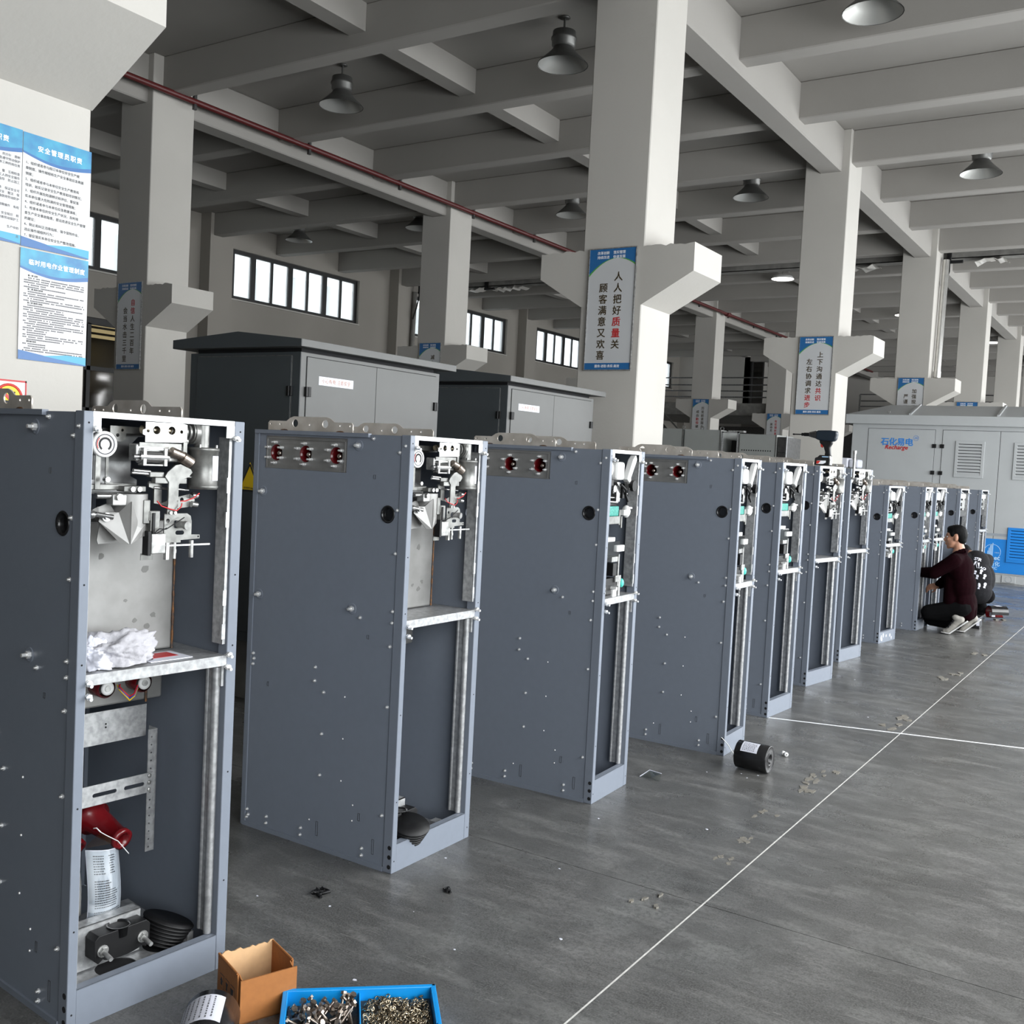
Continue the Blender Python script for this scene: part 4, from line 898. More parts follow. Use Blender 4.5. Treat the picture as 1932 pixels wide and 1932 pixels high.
# ---- lower compartment of the nearest cabinet
c0 = cab[0]
MB().box(-.62,-.305,.02,.455,.775,.93).build('lower_tank', M['stain'], c0, bevel=.006)
MB().tube([(-.30,.396,.77+.01*k) for k in range(16)], .004, 6).build('tank_weld', M['weld'], c0)
pl = MB().box(-.303,-.30,.02,.400,.663,.762).build('cover_plate', M['galv'], c0)
MB().cyl((-.2995,.265,.722),(-.299,.265,.722),.003,8).cyl((-.2995,.265,.712),(-.299,.265,.712),.003,8).build('plate_holes', M['hole'], pl)
for k, y in enumerate((.236, .356)):
    bs = MB().lathe((-.34,y,.842),(1,0,0),[(0,.028),(.05,.030),(.085,.030),(.09,.026)],20).build('cable_socket', M['red'], c0)
    MB().lathe((-.251,y,.842),(1,0,0),[(0,.0195),(.006,.0195),(.006,.012),(.003,.0)],18).build('socket_ring', M['white'], bs)
    MB().cyl((-.27,y+.002,.840),(-.243,y,.842),.009,12).build('socket_pin', M['zinc'], bs)
for nm, m, dz in (('yellow_wire', 'yellowwire', 0), ('red_wire', 'redink', .008), ('blue_wire', 'bluewire', .004)):
    MB().tube([(-.26,.275+dz,.845),(-.245,.272,.835+dz),(-.235,.29,.812+dz),(-.235,.30,.800+dz*1.5),(-.24,.318,.808+dz),(-.25,.335,.83+dz)], .0026, 6).build(nm, M[m], c0)
vb = link('perforated_bar', plate_mesh('perforated_bar', rect(.383,.412,.312,.692), [circle(.394,.325+.0245*k,.0028,8) for k in range(15)], .003, M['galv'], YZ(-.258)), c0)
MB().box(-.30,-.258,.410,.413,.312,.692).build('bar_return', M['galv'], vb)
xb = link('slotted_bar', plate_mesh('slotted_bar', rect(.03,.398,.499,.560), [slot(.10,.53,.06,.006), slot(.24,.529,.065,.006), slot(.336,.529,.055,.006)], .003, M['galv'], YZ(-.252)), c0)
m = MB(); [m.ball((-.250,.386,z),.003,.007,.007,n=8,k=6) for z in (.508,.530,.551)]; stuff(m.build('bar_rivets', M['zinc'], xb))
def red_elbow(label, p, loc_from, mirror=0):
    t = thing('red_insulating_tube', label, 'insulator', p)
    d = Vector(loc_from)
    MB().lathe((0,0,0),d,[(0,.0),(0,.048),(.20,.046),(.205,.052),(.225,.052),(.23,.040),(.34,.028),(.345,.032),(.36,.032),(.36,.020),(.33,.018)],24).build('tube', M['red'], t)
    return t
_R0 = Matrix.Translation((-2.352, 1.60, 0)) @ Matrix.Rotation(math.radians(-5), 4, 'Z')
def w0(x, y, z): return tuple(_R0 @ Vector((x, y, z)))
def wv(x, y, z): return tuple(_R0.to_3x3() @ Vector((x, y, z)))
q_ = Vector((.93, .12, -.24)).normalized()
red_elbow('dark red resin tube lying slanted in the nearest cabinet, below the slotted bar', Vector(w0(-.200,.272,.395))-Vector(wv(*q_))*.36, wv(*q_))
q2 = Vector((.80, .22, -.50)).normalized()
red_elbow('second dark red resin tube, half hidden behind the document pouch', Vector(w0(-.265,.165,.375))-Vector(wv(*q2))*.36, wv(*q2))
# floor tray, bracket, clamp, cones
gp = link('cable_plate', plate_mesh('cable_plate', [(-.075,.03),(-.075,.44),(-.48,.47),(-.48,.03)], [circle(-.105,.205,.058,26), circle(-.135,.37,.055,26)], .003, M['galv'], lambda u, v, w: (u, v, .067+w)), c0)
MB().box(-.115,-.095,.432,.452,.067,.095).build('plate_tab', M['galv'], gp)
MB().cyl((-.105,.205,.060),(-.105,.205,.0665),.062,26).cyl((-.135,.37,.060),(-.135,.37,.0665),.058,26).build('cable_openings', M['hole'], gp)
br = MB().box(-.145,-.142,.04,.300,.075,.200).box(-.185,-.142,.04,.300,.197,.200).build('clamp_bracket', M['galv'], c0)
MB().box(-.142,-.118,.04,.09,.070,.073).build('bracket_foot', M['galv'], br)
def clamp(parent, y0, y1, z0, z1, x0=-.14, x1=-.09):
    cm = (y0+y1)/2; mb = MB()
    n = 12; pts = [(y0,z0+.012),(y0+.012,z0)]+[(cm+(y1-y0)*.34*math.cos(PI+PI*i/n), z0+.010-.012*math.sin(PI*i/n)) for i in range(n+1)]+[(y1-.012,z0),(y1,z0+.012),(y1,z1-.012),(y1-.012,z1),(y0+.012,z1),(y0,z1-.012)]
    mb.prism(pts, x1-x0, lambda u, v, w: (x0+w, u, v)); o = mb.build('cable_clamp', M['black'], parent, bevel=.006)
    MB().lathe(((x0+x1)/2,cm,z1+.004),(0,0,-1),[(0,.034),(0,.030),(.03,.028),(.03,.0)],20).build('clamp_bore', M['blackgloss'], o)
    for y in (y0+.024, y1-.024):
        MB().cyl((x1-.01,y,(z0+z1)/2-.004),(x1+.045,y,(z0+z1)/2-.014),.0065,10).cyl((x1,y,(z0+z1)/2-.005),(x1+.009,y,(z0+z1)/2-.007),.013,6,smooth=False).cyl((x1-.001,y,(z0+z1)/2-.005),(x1+.003,y,(z0+z1)/2-.005),.017,14).build('clamp_bolt', M['zinc'], o)
    return o
clamp(c0, .128, .300, .105, .185)
def cone(parent, c, tilt, r0, r1, L, n=7):
    a = Vector(tilt).normalized(); pr = []
    for i in range(n):
        r = r0+(r1-r0)*i/(n-1); h = L*i/(n-1); pr += [(h, r+.002), (h+L/n*.55, r+.002), (h+L/n*.6, r-.003), (h+L/n*.95, r-.003)]
    MB().lathe(c, a, [(0,.0)]+pr+[(L,.0)], 24).build('cable_gland', M['black'], parent)
cone(c0, (-.135,.365,.075), (.05,.35,.9), .055, .075, .065)
# ---- the same fittings seen in the second cabinet
c1 = cab[1]
MB().box(-.145,-.142,.10,.245,.075,.200).box(-.185,-.142,.10,.245,.197,.200).build('clamp_bracket', M['galv'], c1)
clamp(c1, .09, .262, .090, .170)
link('cable_plate', plate_mesh('cable_plate', rect(-.48,-.05,.03,.44), [circle(-.10,.19,.055,26)], .003, M['galv'], lambda u, v, w: (u, v, .050+w)), c1)
MB().box(-.10,-.07,.36,.40,.055,.085).build('plate_tab', M['galv'], c1)
cone(c1, (-.06,.16,.055), (.25,-.1,.9), .045, .075, .085)
MB().box(-.62,-.305,.02,.455,.775,.93).build('lower_tank', M['stain'], c1, bevel=.006)
MB().box(-.303,-.30,.02,.400,.663,.762).build('cover_plate', M['galv'], c1)
# white smears on the eighth kick plate
mb = MB()
for y, z, r in ((.07,.05,.03),(.12,.07,.025),(.20,.06,.02),(.30,.055,.025),(.34,.03,.02),(.09,.03,.02)):
    k = 8; mb.prism([(y+r*random.uniform(.3,1)*math.cos(2*PI*i/k), z+r*random.uniform(.4,1.1)*math.sin(2*PI*i/k)) for i in range(k)], .0004, lambda u, v, q: (-.0009+q, u, v))
stuff(mb.build('paint_smears', M['paper'], cab[7]))

# ------------------------------------------------------------------ two grey kiosks behind the row
def louvre(t, x0, x1, z0, z1, n, y=0.0, frame_m=None, slat_m=None, nm='louvre'):
    """louvre on a -Y face of a kiosk: frame > slats"""
    frame_m = frame_m or M['kiosk']; slat_m = slat_m or M['kiosk']; e = .045
    f = MB(); f.box(x0,x1,y-.016,y,z0,z0+e); f.box(x0,x1,y-.016,y,z1-e,z1); f.box(x0,x0+e,y-.016,y,z0+e,z1-e); f.box(x1-e,x1,y-.016,y,z0+e,z1-e)
    o = f.build(nm, frame_m, t, bevel=.003)
    MB().box(x0+e,x1-e,y-.001,y+.001,z0+e,z1-e).build('louvre_back', M['hole'], o)
    h = (z1-z0-2*e)/n
    me = None
    for k in range(n):
        z = z0+e+h*k
        if me is None: me = MB().prism([(-.002,.0),(-.020,.0),(-.020,.004),(-.002,h*.80)], x1-x0-2*e, lambda u, v, w: (x0+e+w, u, v)).mesh('slat', slat_m)
        s_ = link('slat', me, o); s_.location = (0, y, z)
    return o
def kiosk(y0, y1, label, lab):
    t = thing('substation_kiosk', label, 'kiosk', (-4.25, y0, 0), 0, 'grey kiosks behind the cabinet row')
    L = y1-y0; Wd = .945; zt = 2.125; zb = .40; m = M['kiosk']
    MB().box(-Wd,0,0,L,zb,zt).build('body', [m], t, bevel=.004)
    side = MB().box(-Wd+.002,-.002,-.002,.0,zb+.002,zt).build('end_wall', M['kiosk_shade'], t)  # thin sheet in the darkened paint, standing for shade on this end
    ov = .055
    r = MB().prism([(-Wd-ov-.05,2.15),(ov,2.15),(ov,2.192),(-Wd/2,2.245),(-Wd-ov-.05,2.204)], L+ov+.115, lambda u, v, w: (u, -ov+w, v))
    ro = r.build('roof', m, t, bevel=.003)
    MB().prism([(-Wd-ov-.048,2.151),(ov-.002,2.151),(ov-.002,2.191),(-Wd/2,2.243),(-Wd-ov-.048,2.203)], .003, lambda u, v, w: (u, -ov-.002-w*.3, v)).build('gable_shade', M['kiosk_shade'], ro)  # thin sheet painting the shade onto the roof gable
    MB().box(-Wd+.03,-.03,.03,L-.03,zt,2.15).build('roof_gap', M['hole'], t)
    def door(y0_, y1_, z0, z1, hinge_y, nm='door'):
        d = MB().box(.0,.006,y0_,y1_,z0,z1).build(nm, m, t, bevel=.0015)
        e = .004; g = MB(); g.box(.0,.0015,y0_-e,y0_,z0,z1); g.box(.0,.0015,y1_,y1_+e,z0,z1); g.box(.0,.0015,y0_-e,y1_+e,z1,z1+e)
        g.build('door_gap', M['hole'], d)
        for z in (1.90, .75): MB().box(.004,.022,hinge_y-.02,hinge_y+.02,z-.028,z+.028).cyl((.02,hinge_y,z-.028),(.02,hinge_y,z+.028),.006,8).build('hinge', M['black'], d, bevel=.002)
        return d
    ys = L*.5
    d1 = door(.046, ys-.002, zb+.06, 2.10, .050); d2 = door(ys+.002, L-.046, zb+.06, 2.10, L-.046)
    # end door with its hinge on the -Y end, shade kept in its colour
    d = MB().box(-Wd+.07,-.07,-.008,-.002,zb+.06,2.102).build('end_door', M['kiosk_shade'], t, bevel=.0015)
    g = MB(); g.box(-Wd+.066,-Wd+.07,-.005,-.002,zb+.06,2.102); g.box(-.07,-.066,-.006,-.002,zb+.06,2.102); g.box(-Wd+.07,-.07,-.005,-.002,2.102,2.106); g.build('door_gap', M['zinc2'], d)
    for z in (1.90,): MB().box(-.09,-.05,-.022,-.006,z-.028,z+.028).cyl((-.07,-.022,z-.028),(-.07,-.022,z+.028),.006,8).build('hinge', M['black'], d, bevel=.002)
    # paper label with faint orange print
    la = MB().box(.0062,.0075,.143,.143+.297*L/1.31,1.948,1.998).build('label_plate', M['paper'], d1)
    text('lettering', '小心有电 注意安全', .030*L/1.31, M['card'], (.0076,.143+.148*L/1.31,1.963), (0,1,0), (0,0,1), d1, bold=-.012)
    for y in (.15, L-.25): MB().box(-Wd,0,y,y+.1,0,zb).build('support_beam', M['concrete_dark'], t, bevel=.005)
    return t
k1 = kiosk(4.265, 5.572, 'larger nearer grey kiosk with a shallow gabled roof and dark end', True)
k2 = kiosk(6.425, 7.76, 'second grey kiosk, smaller in view, beside the big slogan column', False)
tr = MB(); tr.prism([(-.565,1.16),(-.365,1.16),(-.465,1.335)], .001, lambda u, v, w: (u+.09-w*0, -.0085-w, v+.14)); wl = tr.build('warning_label', M['yellow'], k1)
f = MB(); pts = [(-.475,1.30),(-.275,1.30),(-.375,1.475)]
for a, b in zip(pts, pts[1:]+pts[:1]):
    a = Vector((a[0],0,a[1])); b = Vector((b[0],0,b[1])); d = (b-a).normalized(); n_ = Vector((-d.z,0,d.x))*.006
    c_ = Vector((-.375,0,1.358)); a = a+(c_-a)*.10; b = b+(c_-b)*.10
    f.add([a+n_+Vector((0,-.0102,0)), b+n_+Vector((0,-.0102,0)), b-n_+Vector((0,-.0102,0)), a-n_+Vector((0,-.0102,0))], [(0,1,2,3)])
f.build('label_border', M['ink'], wl)
text('lettering', '有电危险 danger', .013, M['ink'], (-.375,-.0098,1.318), (1,0,0), (0,0,1), k1, bold=.02)

# ------------------------------------------------------------------ long pale kiosk with blue band at the far end of the row
t = thing('charging_kiosk', 'long pale grey kiosk with a blue band and louvred doors at the far end', 'kiosk', (-4.765, 18.0, 0))
XL = 4.6; m = M['kiosk2']
MB().box(0,XL,0,1.85,.13,2.52).build('body', m, t, bevel=.006)
MB().box(.02,XL-.02,.01,1.84,0,.13).build('plinth', m, t)
MB().box(2.50,2.70,-.006,.011,.012,.118).build('lifting_lug_plate', m, t, bevel=.002)
MB().lathe((2.60,-.006,.066),(0,-1,0),[(0,.05),(.003,.05),(.003,.046),(0,.046)],20).build('lug_ring', M['greystripe'], t)
ov = .10
r = MB(); e0, e1, zt, zr = .0, .0, 2.645, 2.86
b = [(-ov,-ov),(XL+ov,-ov),(XL+ov,1.93),(-ov,1.93)]; tp = [(.45,.65),(XL-.45,.65),(XL-.45,1.3),(.45,1.3)]
vs = [(x,y,2.49) for x,y in b]+[(x,y,zt) for x,y in b]+[(x,y,zr) for x,y in tp]
fs = [(3,2,1,0),(8,9,10,11)]+[(i,(i+1)%4,4+(i+1)%4,4+i) for i in range(4)]+[(4+i,4+(i+1)%4,8+(i+1)%4,8+i) for i in range(4)]
ro = r.add(vs, fs).build('roof', m, t, bevel=.004)
MB().box(.03,XL-.03,.03,1.82,2.47,2.495).build('roof_gap', M['hole'], t)
for x in (.93, 2.27, 3.6):
    MB().prism([(-.09,2.645),(.65,2.86),(.65,2.885),(-.09,2.675)], .035, lambda u, v, w, x=x: (x+w, u, v)).build('roof_rib', m, ro)
MB().lathe((.58,.02,2.70),(0,-1,0),[(0,.022),(.008,.022),(.008,.014),(0,.014)],14).build('lifting_eye', M['zinc'], ro)
xs = [(.275,1.345),(1.468,2.328),(2.336,3.20),(3.32,4.30)]
for k, (a, b_) in enumerate(xs):
    d = MB().box(a,b_,-.008,.0,.20,2.415).build('door', m, t, bevel=.0015)
    g = MB(); e = .006; g.box(a-e,a,-.003,.001,.20,2.415); g.box(b_,b_+e,-.003,.001,.20,2.415); g.box(a-e,b_+e,-.003,.001,2.415,2.415+e); g.build('door_gap', M['hole'], d)
    hx = b_ if k % 2 == 0 else a
    for z in (2.15,1.71,.9): MB().box(hx-.03,hx+.03,-.03,-.006,z-.032,z+.032).build('hinge', M['black'], d, bevel=.003)
    if k in (1, 2):
        louvre(t, a+.205, a+.645 if k == 1 else b_-.2, 1.655, 2.245, 10, y=-.008, frame_m=m, slat_m=m)
    if k >= 1:
        louvre(t, a+.205, b_-.215, .34, .895, 10, y=-.0125, frame_m=M['blue'], slat_m=M['blue'])
MB().box(.0,XL,-.0105,-.008,.157,.697).build('blue_band', M['blue'], t)
MB().box(.0,XL,-.0105,-.008,.744,.786).build('grey_stripe', M['greystripe'], t)
X = (1,0,0); Z = (0,0,1)
text('lettering', '石化易电', .135, M['logoblue'], (.75,-.0105,2.150), X, Z, t, bold=.03, cspace=.92)
text('lettering', 'Recharge', .100, M['redink'], (.74,-.0105,2.075), X, Z, t, bold=.03, shear=.3)
text('lettering', 'EV', .045, M['logoblue'], (1.05,-.0105,2.255), X, Z, t, bold=.02, shear=.3)
MB().lathe((1.05,-.0085,2.27),(0,-1,0),[(0,.044),(.002,.044),(.002,.040),(0,.040)],24).build('logo_ring', M['logoblue'], t)
# round emblem and names on the blue band
em = MB().lathe((2.335,-.011,.485),(0,-1,0),[(0,.125),(.002,.125),(.002,.118),(0,.118)],32).build('emblem_ring', M['palelogo'], t)
g = MB()
for x, h in ((2.265,.10),(2.282,.15),(2.299,.19),(2.316,.21),(2.333,.23)): g.box(x,x+.011,-.013,-.011,.40,.40+h)
g.build('emblem_tower', M['palelogo'], em)
text('lettering', '中国石化', .018, M['palelogo'], (2.405,-.0115,.47), X, Z, t, bold=.02)
text('lettering', 'Sinopec', .10, M['palelogo'], (2.30,-.0115,.362), X, Z, t, bold=.03)
text('lettering', '中国石化', .080, M['palelogo'], (2.30,-.0115,.268), X, Z, t, bold=.03)
text('lettering', 'SINOPEC', .062, M['palelogo'], (2.30,-.0115,.205), X, Z, t, bold=.03)
# sinopec doors on the other long side and plain ends are outside the view

# ------------------------------------------------------------------ row of plain grey enclosures between the columns
FC = [(-6.35,-5.705,2.11,'plain grey enclosure half hidden behind the big slogan column'), (-5.690,-5.165,2.108,'plain grey enclosure, second from the big slogan column'),
      (-4.905,-4.40,2.065,'grey enclosure with a row of holes, right of the open one')]
for k, (a, b_, h, lb) in enumerate(FC):
    t = thing('grey_enclosure', lb, 'cabinet', (a, 13.0, 0), 0, 'grey enclosures between the columns')
    w = b_-a
    MB().box(0,w,0,.7,0,h).build('body', M['farcab'], t, bevel=.004)
    MB().box(.012,w-.012,-.006,0,.1,h-.012).build('door', M['farcab'], t, bevel=.002)
    MB().box(w-.004,w+.003,-.012,0,0,h).build('edge_strip', M['zinc2'], t)
    if k == 2:
        hm = MB()
        for i in range(13): hm.cyl((.05+.032*i,-.0055,1.852),(.05+.032*i,-.0075,1.852),.009,10)
        stuff(hm.build('vent_holes', M['hole'], t))
    else:
        for x in (w*.25, w*.8): MB().lathe((x,.3,h+.03),(0,1,0),[(0,.028),(.01,.028),(.01,.018),(0,.018)],14).build('lifting_eye', M['zinc'], t)
t = thing('open_enclosure', 'open galvanized enclosure frame with a dark inside', 'cabinet', (-5.15, 13.0, 0), 0, 'grey enclosures between the columns')
f = MB(); w = .235
for x in (0, w-.02):
    f.box(x,x+.02,0,.02,0,2.09); f.box(x,x+.02,.6,.62,0,2.09)
f.box(0,w,0,.02,2.07,2.09); f.box(0,w,.6,.62,2.07,2.09); f.build('frame', M['galv'], t)
MB().box(.01,w-.01,.58,.6,0,2.07).build('back_panel', M['farcab'], t); MB().box(.03,.12,.3,.36,1.2,1.98).build('inner_box', M['black'], t); MB().box(.13,.2,.3,.34,1.0,2.0).build('inner_sheet', M['galv'], t)
MB().box(0.01,w-.01,.2,.3,2.09,2.115).build('top_bar', M['zinc'], t)
t = thing('grey_enclosure', 'narrow dark grey enclosure beside the second slogan column', 'cabinet', (-4.385, 13.02, 0), 0, 'grey enclosures between the columns')
MB().box(0,.11,0,.6,0,2.04).build('body', M['steel_dark'], t); MB().box(.11,.118,-.004,.02,0,2.06).build('edge_strip', M['galv'], t)
hm = MB(); [hm.cyl((.02+.022*i,.0005,1.84),(.02+.022*i,-.001,1.84),.007,8) for i in range(4)]; stuff(hm.build('vent_holes', M['hole'], t))
# pieces just visible right of the second column, behind the sixth cabinet
t = thing('grey_enclosure', 'grey enclosure in the gap between second column and the blue and grey kiosk', 'cabinet', (-4.80, 17.0, 0), 0, 'grey enclosures between the columns')
MB().box(0,.42,0,.5,0,1.72).build('body', M['farcab'], t, bevel=.004); MB().box(.08,.11,-.004,0,0,1.74).build('edge_strip', M['zinc2'], t)
# white wrapped pack on top of it
t = thing('wrapped_bundle', 'white wrapped bundle on the enclosure beside the far kiosk', 'bundle', (-4.74, 17.1, 1.72))
MB().box(0,.17,0,.3,0,.16).build('pack', M['paper'], t, bevel=.02); MB().box(.18,.34,.02,.3,0,.14).build('pack', M['paper'], t, bevel=.03); MB().box(.06,.075,-.003,.303,-.0,.163).build('strap', M['black'], t)

# ------------------------------------------------------------------ cordless drill on the sixth cabinet
t = thing('cordless_drill', 'dark blue cordless drill driver standing on its battery on a cabinet roof', 'drill', (-2.235, 7.72, 1.645))
MB().prism([(-.072,.198),(-.070,.258),(-.050,.262),(.03,.264),(.082,.260),(.088,.235),(.080,.195),(.060,.180),(.02,.183),(-.04,.186)], .056, lambda u, v, w: (u, -.028+w, v)).build('motor_housing', M['navy'], t, bevel=.010)
MB().cyl((-.115,0,.230),(-.07,0,.230),.020,18,r1=.031).cyl((-.125,0,.230),(-.113,0,.230),.018,18).build('gear_housing', M['steel_dark'], t)
MB().cyl((-.165,0,.229),(-.124,0,.229),.0135,14).cyl((-.185,0,.229),(-.160,0,.229),.011,14).build('chuck', M['black'], t)
MB().cyl((-.252,0,.228),(-.18,0,.228),.0045,8).cyl((-.252,0,.228),(-.238,0,.228),.0062,6).build('bit', M['black'], t)
MB().prism([(-.045,.190),(.045,.190),(.055,.17),(.038,.14),(.046,.075),(.0,.072),(.004,.10),(-.01,.14),(-.022,.158),(-.040,.165)], .036, lambda u, v, w: (u, -.018+w, v)).build('grip', M['black'], t, bevel=.008)
MB().prism([(-.036,.166),(-.020,.170),(-.014,.145),(-.018,.132),(-.034,.140)], .018, lambda u, v, w: (u, -.009+w, v)).build('trigger', M['signred'], t, bevel=.003)
MB().prism([(-.066,.0),(.050,.0),(.052,.045),(.045,.078),(-.03,.078),(-.045,.062),(-.064,.055)], .07, lambda u, v, w: (u, -.035+w, v)).build('battery_pack', M['blackgloss'], t, bevel=.006)
MB().prism([(-.05,.010),(.0,.012),(.02,.022),(.02,.037),(-.048,.035)], .001, lambda u, v, w: (u, -.0355-w, v)).build('battery_label', M['whiteink'], t)
MB().prism([(-.05,.012),(-.035,.012),(-.018,.034),(-.048,.034)], .0015, lambda u, v, w: (u, -.0356-w, v)).build('battery_label_red', M['signred'], t)
MB().prism([(-.010,.062),(.038,.062),(.038,.068),(-.010,.068)], .001, lambda u, v, w: (u, -.0355-w, v)).build('battery_stripe', M['palelogo'], t)
t = thing('drill_bit', 'loose hex bolt lying beside the drill on the cabinet roof', 'bolt', (-2.155, 7.74, 1.651))
MB().cyl((0,0,0),(0,.03,.0),.006,8).cyl((0,-.006,0),(0,.0,.0),.011,6,smooth=False).build('body', M['zinc'], t)
t = thing('upright_bolt', 'upright zinc rod at the corner between sixth and seventh cabinet', 'rod', (-2.115, 8.10, 1.56))
MB().cyl((0,0,0),(-.0,0,.19),.010,10).cyl((0,0,.19),(0,0,.215),.014,8).build('rod', M['zinc'], t); MB().cyl((-.02,0,.0),(.03,0,.0),.009,8).build('cross_bolt', M['zinc'], t)

# ------------------------------------------------------------------ on the floor
def ring_core(name, label, c, axis, L, R, r, loc_label):
    t = thing(name, label, 'transformer ring', c)
    a = Vector(axis).normalized()
    MB().lathe((0,0,0),a,[(0,r+.006),(.004,r+.012),(.006,R-.008),(.002,R-.003),(.004,R),(L-.004,R),(L,R-.003),(L-.004,R-.008),(L-.006,r+.012),(L,r+.006),(L-.002,r),(0.002,r),(0,r+.006)],36).build('core', M['blackgloss'], t)
    side = a.cross(Vector((0,0,1))).normalized(); up = side.cross(a)
    mb = MB(); n_ = 10; vs = []; fs = []
    h0, h1, a0, a1 = loc_label
    for i in range(n_+1):
        an = a0+(a1-a0)*i/n_; d = math.cos(an)*side + math.sin(an)*up
        vs += [a*h0+d*(R+.0008), a*h1+d*(R+.0008)]
    for i in range(n_): fs.append((2*i,2*i+1,2*i+3,2*i+2))
    la = mb.add(vs, fs, 0, True).build('paper_label', M['paper'], t)
    pr = MB()
    for k in range(7):
        an = a0+(a1-a0)*(.14+.11*k); d = math.cos(an)*side + math.sin(an)*up; tg = -math.sin(an)*side+math.cos(an)*up
        hh = h0+.008
        while hh < h1-.014:
            w_ = random.uniform(.003,.010); q = a*hh+d*(R+.0014)
            pr.add([q-tg*.0016,q+a*w_-tg*.0016,q+a*w_+tg*.0016,q+tg*.0016],[(0,1,2,3)]); hh += w_+.004
    stuff(pr.build('label_print', M['greyink'], la))
    return t
ring_core('ring_core', 'black ring core with white label lying at the fourth cabinet', (-1.862, 5.205, .074), (1, -.02, 0), .178, .072, .026, (.035,.125,math.radians(28),math.radians(84)))
ring_core('ring_core', 'black ring core with printed label, in front of the cardboard box', (-2.028, 1.808, .073), (.66, -.75, 0), .17, .072, .026, (.03,.15,math.radians(20),math.radians(120)))
for n_, (x, y) in enumerate(((-1.742,5.600),(-1.722,5.585))):
    t = thing('foam_ball', ('left one of the two small pale nuts beside the black ring core', 'right one of the two small pale nuts beside the black ring core')[n_], 'nut', (x, y, .0125), 0, 'pale nuts by the ring core')
    MB().lathe((0,0,0),(.7,-.7,0),[(-.008,.004),(-.008,.0115),(-.004,.0125),(.004,.0125),(.008,.0115),(.008,.004)],12).build('nut', M['white'], t); t.name = 'loose_nut'
t = thing('cable_tie', 'thin white cable tie leaning on the fourth cabinet kick plate', 'cable tie', (-1.975, 5.31, 0)); MB().tube([(0,-.06,.127),(.006,.02,.075),(.012,.11,.003)], .0022, 6).build('strap', M['white'], t)
t = thing('plastic_scrap', 'crumpled scrap of clear plastic on the floor by the third cabinet', 'scrap', (-2.13, 4.70, 0))
mb = MB(); vs = [(-.05,-.02,.002),(-.02,.03,.03),(.02,-.03,.012),(.05,.02,.028),(.0,.05,.004),(.06,-.02,.002),(-.04,.02,.012)]
mb.add(vs, [(0,2,1),(1,2,3),(1,3,4),(2,5,3),(0,1,6)]); o = mb.build('film', M['clear'], t); sm_ = o.modifiers.new('thickness', 'SOLIDIFY'); sm_.thickness = .0015
MB().tube([(-.05,-.02,.003),(-.02,.03,.031),(.05,.02,.029)], .002, 5).build('film_fold', M['paper'], t)
def tangle(label, x, y, n_, r):
    t = thing('wire_offcut', label, 'scrap', (x, y, 0)); mb = MB()
    for k in range(n_):
        p = [(random.uniform(-r,r), random.uniform(-r,r), random.uniform(.003,.012)) for _ in range(4)]
        mb.tube(p, random.uniform(.002,.006), 6)
    stuff(mb.build('bits', M['black'], t))
tangle('tangle of black wire offcuts on the floor before the second cabinet', -2.445, 2.655, 7, .03)
tangle('small black offcut on the floor right of the wire tangle', -2.105, 2.96, 4, .018)
tangle('tiny black crumb on the floor by the far kiosk', -1.35, 14.2, 3, .02)
t = thing('paper_flakes', 'small white paper flakes scattered on the grey floor', 'litter', (0, 0, 0)); t['kind'] = 'stuff'; mb = MB()
for x, y in ((-1.83,2.62),(-1.95,2.28),(-2.35,2.6),(-2.1,2.75),(-1.6,2.9),(-2.6,2.5),(-1.62,4.2),(-1.75,5.05),(-1.8,5.1),(-1.72,5.13),(-1.95,5.0),(-1.6,6.9),(-2.0,8.1),(-1.5,7.3),(-2.3,3.2),(-1.9,3.4),(-2.05,4.0)):
    k = 5; r = random.uniform(.003,.010); mb.prism([(x+r*random.uniform(.5,1)*math.cos(2*PI*i/k), y+r*random.uniform(.4,1)*math.sin(2*PI*i/k)) for i in range(k)], .001, lambda u, v, w: (u, v, w))
stuff(mb.build('flake', M['paper'], t))

# open carton
t = thing('cardboard_box', 'open brown cardboard box with a torn rim on the floor', 'box', (-2.03, 1.905, 0), math.radians(-20))
bw, bd, bh, th = .165, .165, .122, .004       # local y along the front, -x towards the back
MB().box(-th,0,0,bw,0,bh).build('front_panel', M['card'], t)
bp = MB(); top = [(bw*i/18, bh+.006+random.uniform(-.004,.006)) for i in range(19)]
bp.prism([(0,0),(bw,0)]+top[::-1], th, lambda u, v, w: (-bd+w, u, v)); bp.build('back_panel', M['cardin'], t)
for y in (0, bw-th): MB().box(-bd,-.024,y,y+th,0,bh+.008).build('side_panel', M['card'], t)
for y in (0, bw-th):
    MB().tube([(-bd,y+th/2,bh+.008),(-.028,y+th/2,bh+.008)], .0035, 6).build('folded_edge', M['card'], t)
    MB().prism([(-.028,0),(-.002,0),(-.002,bh-.004),(-.016,bh-.0),(-.028,bh+.006)], .003, lambda u, v, w, y=y: (u, y+(.006 if y < .01 else -.006)+w, v)).build('tuck_flap', M['card'], t)
MB().box(-bd,0,0,bw,0,th).build('bottom_panel', M['card'], t)
MB().box(-bd+th,-th,th,bw-th,th,th+.001).build('inner_bottom', M['cardin'], t)
ik = MB()
for k in range(3): ik.box(-.145+.038*k,-.118+.038*k,-.0006,0,.045,.085)
fr_ = ik.build('care_marks', M['ink'], t)
mk = MB(); [mk.box(-.1435+.038*k,-.1195+.038*k,-.0009,0,.0465,.0835) for k in range(3)]; mk.build('care_mark_field', M['card'], t)
